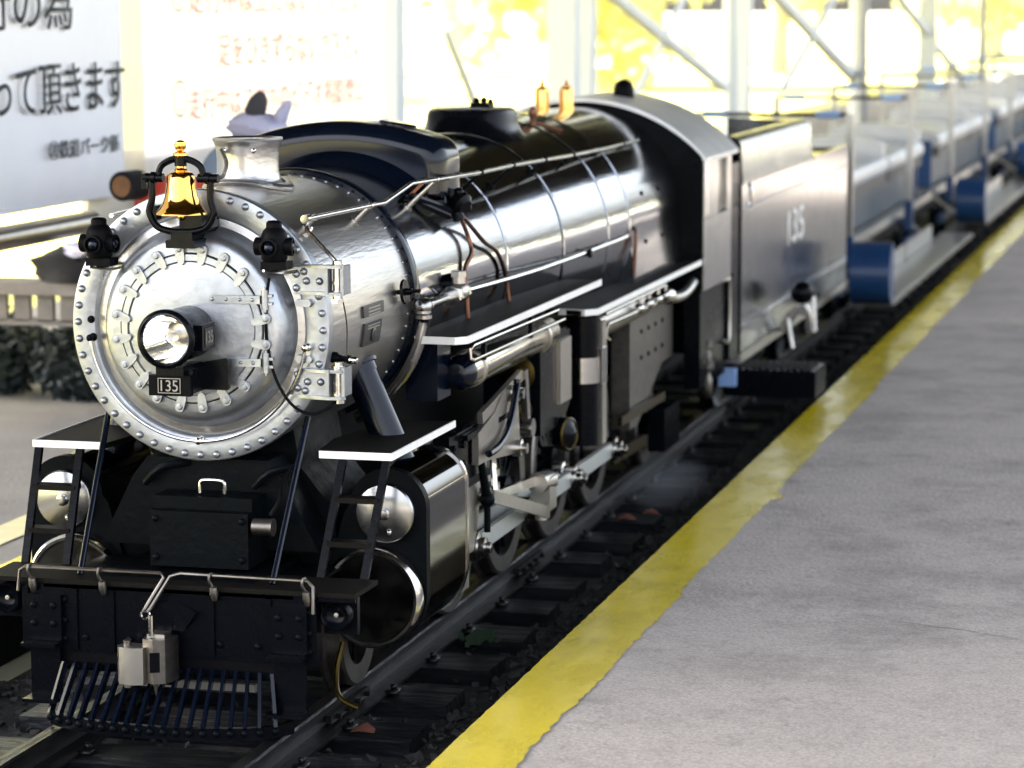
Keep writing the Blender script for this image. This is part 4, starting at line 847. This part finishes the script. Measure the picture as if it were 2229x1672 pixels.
# ================================================================== TENDER
T = thing('tender', (0, 20, -2.98), 'polished steel tender numbered 135 coupled behind the locomotive cab', 'tender')
for sx in (-1, 1):
    X0, X1 = sorted((sx*1.47, sx*1.5))
    sp = G().box(X0, X1, 15.6, 25.7, -2.05, .13).build('tender_side', 'tender', T, bevel=.01)
    for k in range(48): 
        for z in (-.16, -1.66): put(rivet_s, 'rivet', sp, (sx*1.5, 15.75+.208*k, z), (sx, 0, 0))
    for z in (-.22, -1.72): G().box(min(sx*1.5, sx*1.512), max(sx*1.5, sx*1.512), 15.62, 25.68, z-.012, z+.012).build('side_beading', 'tender', sp)
    G().box(min(sx*1.45, sx*1.52), max(sx*1.45, sx*1.52), 21.9, 25.7, .13, .17).build('side_rim', 'chrome', sp, bevel=.01)
    bk = []
    for t in range(0, 91, 10): bk.append((1.30+.17*math.cos(R(t)), .62+.14*math.sin(R(t))))
    bk = [(1.5, .13)]+bk+[(1.25, .73), (1.25, .70)]+[(1.27+.14*math.cos(R(t)), .60+.1*math.sin(R(t))) for t in range(90, -1, -10)]+[(1.46, .13)]
    G().prism([(sx*a, b) for a, b in bk], 'y', 15.7, 21.8).build('coal_bunker_side', 'tender', sp)
    G().prism([(sx*1.5, .13), (sx*1.47, .7), (sx*.2, .76), (sx*.2, .13)], 'y', 21.75, 21.8).build('bunker_bulkhead', 'tender', T)
    for yc in (16.9, 18.6, 22.3, 24.0):
        x = sx*.86; w_ = G(); w_.lathe([(0, .1), (.1, .11), (.3, .03), (.42, .1), (.44, .09), (.44, -.03), (.49, -.05), (.49, -.08), (0, -.08)], (x, yc, -2.54), (sx, 0, 0), 36, False); w_.build('tender_wheel', 'cast', T)
    for yc in (17.75, 23.15):
        G().bar((sx*1.15, yc-1.4, -2.5), (sx*1.15, yc+1.4, -2.5), .12, .22).box(min(sx*1.05, sx*1.25), max(sx*1.05, sx*1.25), yc-.3, yc+.3, -2.6, -2.15).build('bogie_frame', 'black', T, bevel=.02)
    G().box(min(sx*1.3, sx*1.5), max(sx*1.3, sx*1.5), 15.6, 25.7, -2.20, -2.07).build('sole_bar', 'steel', T, bevel=.01)
    G().tube([(sx*1.56, 15.75, -.1), (sx*1.6, 15.75, -.15), (sx*1.6, 15.75, .1), (sx*1.56, 15.75, .14)], .03, 8, smooth=2).build('tender_handle', 'chrome', T)
G().box(-1.47, 1.47, 15.6, 15.66, -2.05, .55).build('tender_front', 'black', T)
G().box(-1.47, 1.47, 25.64, 25.7, -2.05, .12).build('tender_rear', 'black', T)
G().box(-1.46, 1.46, 15.7, 25.6, -2.1, -.2).build('water_tank', 'black', T)
G().box(-1.44, 1.44, 21.9, 25.6, -.2, .08).build('tank_top', 'tender', T)
text_obj('number_135', '135', 'white', T, (1.502, 19.45, -.98), (0, 1, 0), (0, 0, 1), 1.5, .5, .004, bold=.02)
bl = G().sph((1.86, 18.5, -1.55), .165, 24, m_=14).build('coupling_knob', 'black', T)
G().prism([(1.52, -2.1), (1.66, -1.82), (1.80, -1.72), (1.93, -1.72), (2.0, -1.85), (2.02, -2.1), (1.95, -2.1), (1.93, -1.86), (1.8, -1.84), (1.62, -2.1)], 'y', 18.35, 18.7).build('knob_bracket', 'satin', T, bevel=.01)
G().cyl((1.93, 19.0, -1.65), (1.95, 19.0, -2.15), .05, n=12).build('brake_handle', 'white', T)
G().cyl((1.70, 18.3, -1.9), (1.78, 18.2, -2.3), .03, n=10).build('brake_link', 'steel', T)
rb = G().box(1.36, 2.5, 15.4, 16.3, -2.60, -2.25).build('footstep_box', 'black', T, bevel=.02)
for k in range(12): G().box(1.40+.09*k, 1.443+.09*k, 15.45, 16.25, -2.25, -2.225).build('step_rib', 'flat', rb)
G().box(1.28, 1.5, 15.2, 15.34, -2.45, -2.22).build('step_bracket', 'bluegrip', T, bevel=.01)
G().box(2.502, 2.515, 15.4, 16.3, -2.60, -2.25).build('step_end_plate', 'flat', rb)

# ================================================================== RIDING CARS
def make_car(y0, label):
    c = thing('riding_car', (0, y0, -2.98), label, 'passenger car', 'riding cars coupled behind the tender')
    A = lambda g, n_, m_, par=c, **k: g.build(n_, m_, par, **k)
    # frame, body
    for sx in (-1, 1):
        X = lambda a, b: sorted((sx*a, sx*b))
        x0, x1 = X(.98, 1.12); A(G().box(x0, x1, y0+.3, y0+16.6, -1.86, -1.70), 'frame_rail', 'alu', bevel=.02)
        x0, x1 = X(.80, .84); A(G().box(x0, x1, y0+1.0, y0+14.5, -1.70, -.90), 'side_panel', 'carside', bevel=.01)
        # grip posts
        for yp in (1.0, 10.0):
            po = A(G().bar((sx*1.35, y0+yp, -1.9), (sx*1.35, y0+yp, .62), .13, .13, (0, 1, 0)), 'grip_post', 'alu', bevel=.012)
            A(G().box(min(sx*1.27, sx*1.43), max(sx*1.27, sx*1.43), y0+yp-.1, y0+yp+.1, -2.05, -1.45), 'post_socket', 'blue', po, bevel=.015)
            A(G().box(min(sx*1.0, sx*1.35), max(sx*1.0, sx*1.35), y0+yp-.05, y0+yp+.05, -1.9, -1.8), 'post_arm', 'blue', po)
        # toe guard: bulging blue shield at the front of the footboard
        prof_o = [(y0-1.55+.0-.55*math.sin(R(t)), -1.83+.5*math.cos(R(t))) for t in range(0, 181, 15)]
        prof_i = [(y0-1.55+.0-.50*math.sin(R(t)), -1.83+.46*math.cos(R(t))) for t in range(0, 181, 15)]
        x0, x1 = X(1.78, 2.42)
        tg = A(G().prism(prof_o+[(y0-1.5, -2.33), (y0-1.5, -1.33)], 'x', x0, x1), 'toe_guard', 'blue', bevel=.008)
        # ribbed footboard and kick plate
        fbd = A(G().box(x0, x1, y0-1.5, y0+12.6, -2.36, -2.31), 'footboard', 'dull', bevel=.008)
        for k in range(9):
            xx = x0+.04+(x1-x0-.08)*k/8; A(G().box(xx-.02, xx+.02, y0-1.45, y0+12.5, -2.31, -2.28), 'tread_rib', 'alu', fbd)
        xa, xb = X(1.72, 1.76); A(G().box(xa, xb, y0+1.6, y0+5.9, -2.31, -1.98), 'kick_plate', 'alu', fbd, bevel=.01); A(G().box(xa, xb, y0+6.1, y0+10.6, -2.31, -1.98), 'kick_plate', 'alu', fbd, bevel=.01)
        for yp in (0, 5.5, 11): A(G().bar((sx*1.05, y0+yp, -1.85), (sx*1.8, y0+yp, -2.38), .08, .06), 'footboard_bracket', 'steel')
        for yp in (2.2, 4.0, 12.2, 14.0):
            A(G().lathe([(0, .1), (.1, .11), (.3, .03), (.36, .1), (.38, .09), (.38, -.03), (.43, -.05), (.43, -.08), (0, -.08)], (sx*.86, y0+yp, -2.6), (sx, 0, 0), 28, False), 'car_wheel', 'cast')
        for yp in (3.1, 13.1): A(G().bar((sx*1.05, y0+yp-1.3, -2.5), (sx*1.05, y0+yp+1.3, -2.5), .1, .2), 'bogie_frame', 'blue', bevel=.02)
    A(G().box(-.9, .9, y0+.3, y0+16.6, -1.84, -1.72), 'floor', 'steel')
    # blue end bulkheads
    for yp in (.45, 14.6): A(G().box(-.98, .98, y0+yp, y0+yp+.12, -1.7, -.62), 'end_bulkhead', 'blue', bevel=.02)
    # seat cushion: domed over the bench
    n_ = 14
    pr_ = [(-1.04, -.80), (-1.08, -.70)]+[(1.06*math.copysign(abs(math.cos(R(t)))**.6, math.cos(R(t))), -.66+.24*math.sin(R(t))**.6) for t in range(170, 9, -10)]+[(1.08, -.70), (1.04, -.80)]
    for ya, yb in ((1.35, 8.85), (9.15, 15.15)): A(G().box(-1.03, 1.03, y0+ya, y0+yb, -1.02, -.80), 'cushion_shade_band', 'cushion_shade', bevel=.04)  # added bands coloured as the shaded lower cushion sides
    A(G().prism(pr_, 'y', y0+1.3, y0+8.9), 'seat_cushion', 'vinyl', bevel=.06, seg=3, ang=60)
    A(G().prism(pr_, 'y', y0+9.1, y0+15.2), 'seat_cushion', 'vinyl', bevel=.06, seg=3, ang=60)
    for yp in (8.6, 14.8):
        bp = [(-.95, -.6), (-.98, -.3)]+[(.95*math.cos(R(t)), -.26+.14*math.sin(R(t))) for t in range(170, 9, -20)]+[(.98, -.3), (.95, -.6)]
        A(G().prism(bp, 'y', y0+yp, y0+yp+.5), 'back_roll', 'vinyl', bevel=.08, seg=3, ang=60)
    # cross bars with blue grips
    for yp in (1.0, 10.0):
        cbr = A(G().cyl((-1.33, y0+yp, .60), (1.33, y0+yp, .60), .035, n=12), 'cross_bar', 'black')
        A(G().cyl((.78, y0+yp, .60), (1.18, y0+yp, .60), .065, n=14), 'bar_grip', 'bluegrip', cbr); A(G().cyl((-1.18, y0+yp, .60), (-.78, y0+yp, .60), .065, n=14), 'bar_grip', 'bluegrip', cbr)
    return c
def copy_tree(o, parent=None):
    c = o.copy(); COL.objects.link(c); c.parent = parent
    for ch in list(o.children): copy_tree(ch, c)
    return c
car = make_car(26.1, 'silver seated riding car with blue toe guards, first behind the tender')
PITCH = 17.3
for k, lb in ((1, 'second riding car behind the tender, its blue toe guard beside the yellow line'), (2, 'third riding car behind the tender, at the right edge of the photo'), (3, 'last riding car, blurred and mostly outside the right edge')):
    c = copy_tree(car); a = k*PITCH*S; c.location.y += a; c['label'] = lb

# ================================================================== BANNERS AND FRAME
BXP = -6.0
def banner(y0, y1, z0, z1, mt, label, nm='warning_banner'):
    b = thing(nm, (BXP, (y0+y1)/2, z0), label, 'banner')
    rows = []
    for i in range(25):
        yv = y0+(y1-y0)*i/24; rows.append([(BXP+.05*math.sin(i*.9)*(1-t)*.6, yv, z0+(z1-z0)*t) for t in (0, .25, .5, .75, 1)])
    G().grid(rows).build('banner_sheet', mt, b)
    G().cyl((BXP, y0, z0), (BXP, y1, z0), .03, n=10).cyl((BXP, y1, z0), (BXP, y1, z1), .025, n=8).build('banner_hem', mt, b)
    return b
b1 = banner(-2, 12.95, .10, 6.5, 'banner1', 'grey-white banner with large black Japanese lettering left of the smokestack')
tx = lambda name, s, mt, b, y0, z0, w_, h: text_obj(name, s, mt, b, (BXP+.06, y0, z0), (0, 1, 0), (0, 0, 1), w_, h, .01, bold=.012)
tx('lettering', '行の為', 'ink', b1, 8.75, 2.17, 2.6, .62)
tx('lettering', '乗って頂きます', 'ink', b1, 8.35, 1.17, 4.6, .62)
tx('lettering', '㊟鉄道パーク係', 'ink', b1, 10.57, .64, 2.15, .22)
b2 = banner(13.72, 24.15, -.2, 6.5, 'banner2', 'white banner with faded red Japanese lettering and two black rings')
tx('lettering', '走行中は立たないで下さい', 'pink', b2, 15.2, 2.35, 7.7, .45)
tx('lettering', '足をひきずらないで下さい', 'pink', b2, 16.3, 1.62, 6.55, .45)
tx('lettering', '走行中はスマホのビデオ撮影禁止', 'pink', b2, 15.15, .93, 7.8, .42)
for z in (1.23, 2.62):
    for ra, rb_ in ((.25, .215), (.16, .14)):
        g = G(); rows = [[(BXP+.075, 14.81+q*1.1*math.cos(2*PI*k/40), z+q*math.sin(2*PI*k/40)) for k in range(41)] for q in (ra, rb_)]; g.grid(rows); g.build('ring_mark', 'ink', b2)
# posts and bracing of the station frame
def post(x, yv, r_, z1, label, mt='post', square=True, name='steel_post'):
    g = G()
    if square: g.box(x-r_, x+r_, yv-r_, yv+r_, PZ, z1)
    else: g.cyl((x, yv, PZ), (x, yv, z1), r_, n=20)
    single(g, name, mt, (x, yv, PZ), label, 'post')
post(-6.2, 25.0, .26, 20, 'square white post at the right end of the red lettered banner')
post(-6.2, 37.8, .30, 20, 'thick white post behind the copper whistles, the left of a pair')
post(-6.6, 41.0, .32, 20, 'thick white post behind the copper whistles, the right of a pair')
post(-6.0, 56.8, .20, 20, 'slim grey-white post right of the crossed braces', square=False)
post(-6.6, 61.5, .36, 20, 'thick pale post behind the tender')
post(-5.6, 82.0, .22, 20, 'dark grey slender post above the riding cars', 'postd', square=False)
post(-6.6, 87.5, .2, 20, 'light grey post beside the dark slender one', square=False)
post(-6.0, 108, .4, 20, 'broad white post far down the platform')
post(-6.0, 136, .25, 20, 'thin grey post farthest down the platform', 'postd', square=False)
def brace(p, q, w_, label, mt='post'):
    g = G().bar(p, q, w_, w_); single(g, 'diagonal_brace', mt, (min(p, q, key=lambda a: a[2])), label, 'brace')
brace((-6, 40.5, 2.9), (-6, 56, .2), .22, 'white diagonal brace falling to the right behind the cab roof', 'post')
brace((-6.1, 52, 3.2), (-6.1, 44, .1), .12, 'thin diagonal brace crossing the thicker one behind the cab')
brace((-6, 61, 3.4), (-6, 84, -.4), .32, 'broad white diagonal brace above the tender', 'post')
brace((-6, 86, 5.0), (-6, 66, -.2), .2, 'light diagonal brace rising to the right above the tender')
brace((-6, 28, 2.0), (-6, 30.7, .1), .12, 'slender leaning rod right of the red lettered banner')
brace((-6, 88, 4), (-6, 130, -2), .3, 'far diagonal brace above the riding cars')
# long horizontal grey beam under the left banner and beige panel
g = G().cyl((-6.1, -10, -.21), (-6.1, 12.15, -.21), .145, n=28); single(g, 'banner_beam', 'steel', (-6.1, 1, -.36), 'grey round horizontal beam under the left banner', 'beam')
g = G().box(-6.3, -6.22, 12.35, 24.2, -2.0, .6); single(g, 'beige_panel', 'wall', (-6.25, 18, -2.0), 'beige panel below the banners behind the bell', 'panel')
# slatted barrier running across on the left, jacket lying on it
fn = thing('slatted_barrier', (-9, 11.6, PZ), 'grey slatted barrier with openings at the left edge, black jacket on top', 'barrier')
G().box(-14, -4.6, 11.35, 11.9, -1.06, -.90).build('top_board', 'bench', fn, bevel=.02)
G().box(-14, -4.6, 11.5, 11.6, -1.45, -1.38).build('bottom_board', 'bench', fn, bevel=.02)
for k in range(30): G().box(-14+.31*k, -13.79+.31*k, 11.5, 11.58, -1.40, -1.05).build('upright_board', 'bench', fn)
for x in (-13.5, -4.8): G().box(x-.12, x+.12, 11.45, 11.7, PZ, -1.05).build('barrier_leg', 'bench', fn)
def blob(name, mt, c, sc_, label, cat, base, seed, amp=.2, n=28):
    g = G(); g.sph((0, 0, 0), 1, n, (1, 1, 1), n//2); rnd = random.Random(seed)
    ph = [rnd.uniform(0, 6) for _ in range(6)]
    for v in g.bm.verts:
        d = v.co.normalized(); k = 1+amp*(math.sin(3*d.x+ph[0])*math.cos(4*d.z+ph[1])+.6*math.sin(7*d.y+5*d.x+ph[2])+.4*math.sin(11*d.z+6*d.x+ph[3]))
        v.co = Vector((c[0]+d.x*sc_[0]*k, c[1]+d.y*sc_[1]*k, max(base, c[2]+d.z*sc_[2]*k)))
    return single(g, name, mt, (c[0], c[1], base), label, cat)
blob('jacket', 'jacket', (-6.0, 11.62, -.82), (.62, .3, .34), 'crumpled black jacket lying on the slatted barrier', 'jacket', -.898, 4)
blob('cloth', 'cloth', (-5.95, 11.62, -.52), (.30, .2, .12), 'lilac-grey cloth folded on top of the black jacket', 'cloth', -.60, 8)
# small green and red engine parked behind, cloth on its chimney
E2 = thing('small_locomotive', (-3.9, 10.5, PZ), 'small green locomotive with red buffer beam parked on the left platform', 'locomotive')
G().cyl((-3.35, 10, .45), (-3.35, 13, .45), .48, n=32).build('boiler', 'bluegrey', E2)
G().cyl((-3.35, 9.9, .45), (-3.35, 10.0, .45), .40, n=32).build('smokebox_front', 'bluegrey', E2)
G().cyl((-3.62, 9.82, .42), (-3.62, 9.9, .42), .07, n=16).build('red_lamp', 'red', E2)
G().box(-3.9, -2.8, 9.85, 13, -.35, .42).build('running_frame', 'green', E2, bevel=.04)
G().box(-4.55, -3.0, 9.8, 10.0, .05, .52).build('buffer_beam', 'red', E2, bevel=.05)
bf = G().cyl((-4.55, 9.45, .42), (-4.5, 9.8, .42), .17, n=24).build('buffer', 'jacket', E2)
G().cyl((-4.555, 9.43, .42), (-4.55, 9.46, .42), .12, n=24).build('buffer_face', 'brown', bf)
G().box(-4.35, -2.9, 9.95, 13, -.1, .15).build('red_valance', 'red', E2)
for yv in (10.5, 12.2):
    for x in (-3.8, -2.9): G().cyl((x-.06, yv, -1.5), (x+.06, yv, -1.5), .35, n=24).build('wheel', 'black', E2)
G().box(-3.7, -3.0, 10.0, 13, -2.7, -.3).build('stand', 'black', E2)
blob('cloth_hat', 'cloth', (-3.22, 10.3, 1.06), (.36, .3, .17), 'lilac-grey cloth bundle on the small green locomotive, above the smokestack', 'cloth', .93, 12, .12)
g = G().sph((-3.22, 10.25, 1.27), .13, 12, (1, 1, .95), 6)
for v in g.bm.verts:
    if v.co.z > 1.27: v.co.x += (v.co.z-1.27)*.5; v.co.z += (v.co.z-1.27)*.7
single(g, 'cloth_knot', 'clothd', (-3.22, 10.25, 1.15), 'dark grey pointed knot on the cloth bundle', 'cloth')
g = G().sph((-2.93, 10.3, 1.2), .12, 12, (.7, 1, 1), 6)
for v in g.bm.verts:
    if v.co.z > 1.2: v.co.x += (v.co.z-1.2)*.8; v.co.z += (v.co.z-1.2)*.5
single(g, 'cloth_corner', 'cloth', (-2.93, 10.3, 1.1), 'pale pointed corner of the cloth bundle', 'cloth')

# ================================================================== PLANTS
def leaves(g, c, rad, n_, size, rnd, flat=1.0, clumps=0):
    cl = [Vector((rnd.gauss(0, .45), rnd.gauss(0, .45), rnd.gauss(0, .42))) for _ in range(max(1, clumps))]
    for k in range(n_):
        if clumps:
            q = rnd.choice(cl)+Vector((rnd.gauss(0, 1), rnd.gauss(0, 1), rnd.gauss(0, 1))).normalized()*rnd.uniform(.15, .38)
        else:
            q = Vector((rnd.gauss(0, 1), rnd.gauss(0, 1), rnd.gauss(0, 1))).normalized()*rnd.uniform(.6, 1.05)
        p = Vector(c)+Vector((q.x*rad[0], q.y*rad[1], q.z*rad[2])); s_ = size*rnd.uniform(.6, 1.3)
        a = Vector((rnd.gauss(0, 1), rnd.gauss(0, 1), rnd.gauss(0, 1))).normalized(); b = a.orthogonal().normalized()
        vs = [g.bm.verts.new(p+a*s_), g.bm.verts.new(p+b*s_*.5), g.bm.verts.new(p-a*s_), g.bm.verts.new(p-b*s_*.5)]
        g.bm.faces.new(vs)
rnd = random.Random(21)
g = G().box(-26.2, -26, 58, 66.2, -3.2, 22); single(g, 'white_gap_backdrop', 'white', (-26, 62, -3.2), 'added white backdrop giving the overexposed background seen in the gap between the two banners', 'board')  # added backdrop that gives the banner gap its blown-out white
places = [('tallest rounded shrub', -8.6, 14.2, 1.15), ('low shrub at the left edge', -10.2, 13.6, .95), ('wide shrub beside the smokebox', -6.9, 14.0, 1.0), ('shrub farther left beyond the tall one', -11.6, 14.6, 1.0), ('right-hand shrub hidden partly by the smokebox', -5.3, 14.4, 1.05)]
for lb, x, yv, h in places:
    sh = thing('shrub', (x, yv, PZ), 'dark green '+lb+', below the slatted barrier', 'shrub', 'dark shrubs on the left platform')
    h *= .86
    g = G(); leaves(g, (x, yv, PZ+h*.55), (h*.95, h*.8, h*.62), 2600, .09, rnd, clumps=0); leaves(g, (x, yv, PZ+h*.5), (h*.8, h*.7, h*.5), 1200, .09, rnd); g.build('foliage', 'leafdark', sh)
    g = G()
    for k in range(6): a = rnd.uniform(0, 6.28); g.cyl((x, yv, PZ), (x+.5*h*math.cos(a), yv+.5*h*math.sin(a), PZ+h*.8), .04, .015, n=6)
    g.build('stem', 'bark', sh)
g = G().box(-14, -4.6, 12.5, 12.56, PZ, -1.75); single(g, 'dark_board', 'jacket', (-9, 12.5, PZ), 'dark low board behind the slatted barrier', 'board') if 0 else None
tl = [(-46, 95, 24), (-60, 140, 28), (-38, 170, 26), (-30, 215, 30), (-75, 200, 34), (-50, 260, 34), (-18, 290, 34), (-70, 60, 24), (-95, 110, 30), (-58, 25, 20), (-85, -5, 24), (-95, 300, 36), (-120, 180, 34)]
names = ['straight behind the copper whistles', 'between the thick posts', 'behind the crossed braces', 'above the tender', 'far left of the braces', 'over the first riding car', 'farthest down the line', 'behind the left banner', 'left of the banner frame', 'beyond the slatted barrier', 'at the far left edge', 'in the far distance left', 'on the far left horizon']
for (x, yv, h), nm in zip(tl, names):
    t = thing('tree', (x, yv, -3.35), 'blurred sunlit yellow-green tree '+nm, 'tree', 'sunlit trees beyond the station')
    g = G(); leaves(g, (x, yv, -3.35+h*.52), (h*.42, h*.42, h*.46), 3000, h*.04, rnd, clumps=22); g.build('crown', 'leaf', t)
    g = G(); g.cyl((x, yv, -3.35), (x+.4, yv, -3.35+h*.55), h*.03, h*.015, n=10)
    for k in range(5): a = rnd.uniform(0, 6.28); g.cyl((x+.2, yv, -3.35+h*.35), (x+h*.2*math.cos(a), yv+h*.2*math.sin(a), -3.35+h*(.55+.1*rnd.random())), h*.012, h*.005, n=6)
    g.build('trunk', 'bark', t)

# thin wisp of steam drifting by the rail behind the drain cocks
g = G(); g.sph((1.55, 10.6, -2.95), .5, 20, (1.1, 2.6, .62), 12)
L = P(1.55, 10.6, -3.2); me = g.mesh('steam_wisp', 'flat', L); o = bpy.data.objects.new('steam_wisp', me); COL.objects.link(o); o.location = L; o['kind'] = 'stuff'
o['label'] = 'thin wisp of steam hanging over the sleepers beside the right rail'; o['category'] = 'steam'
vm = bpy.data.materials.new('steam'); vm.use_nodes = True; n = vm.node_tree.nodes; l = vm.node_tree.links; n.remove(n['Principled BSDF'])
pv_ = n.new('ShaderNodeVolumePrincipled'); pv_.inputs['Color'].default_value = (.9, .95, 1, 1); t = n.new('ShaderNodeTexCoord'); gr = n.new('ShaderNodeTexGradient'); gr.gradient_type = 'SPHERICAL'
mp = n.new('ShaderNodeMapping'); mp.vector_type = 'TEXTURE'; mp.inputs['Location'].default_value = (0, 0, .25*S); mp.inputs['Scale'].default_value = (.55*S, 1.3*S, .31*S)
l.new(t.outputs['Object'], mp.inputs[0]); l.new(mp.outputs[0], gr.inputs[0])
mu = n.new('ShaderNodeMath'); mu.operation = 'MULTIPLY'; mu.inputs[1].default_value = 1.6; l.new(gr.outputs[0], mu.inputs[0]); l.new(mu.outputs[0], pv_.inputs['Density']); l.new(pv_.outputs[0], n['Material Output'].inputs['Volume'])
me.materials.clear(); me.materials.append(vm)
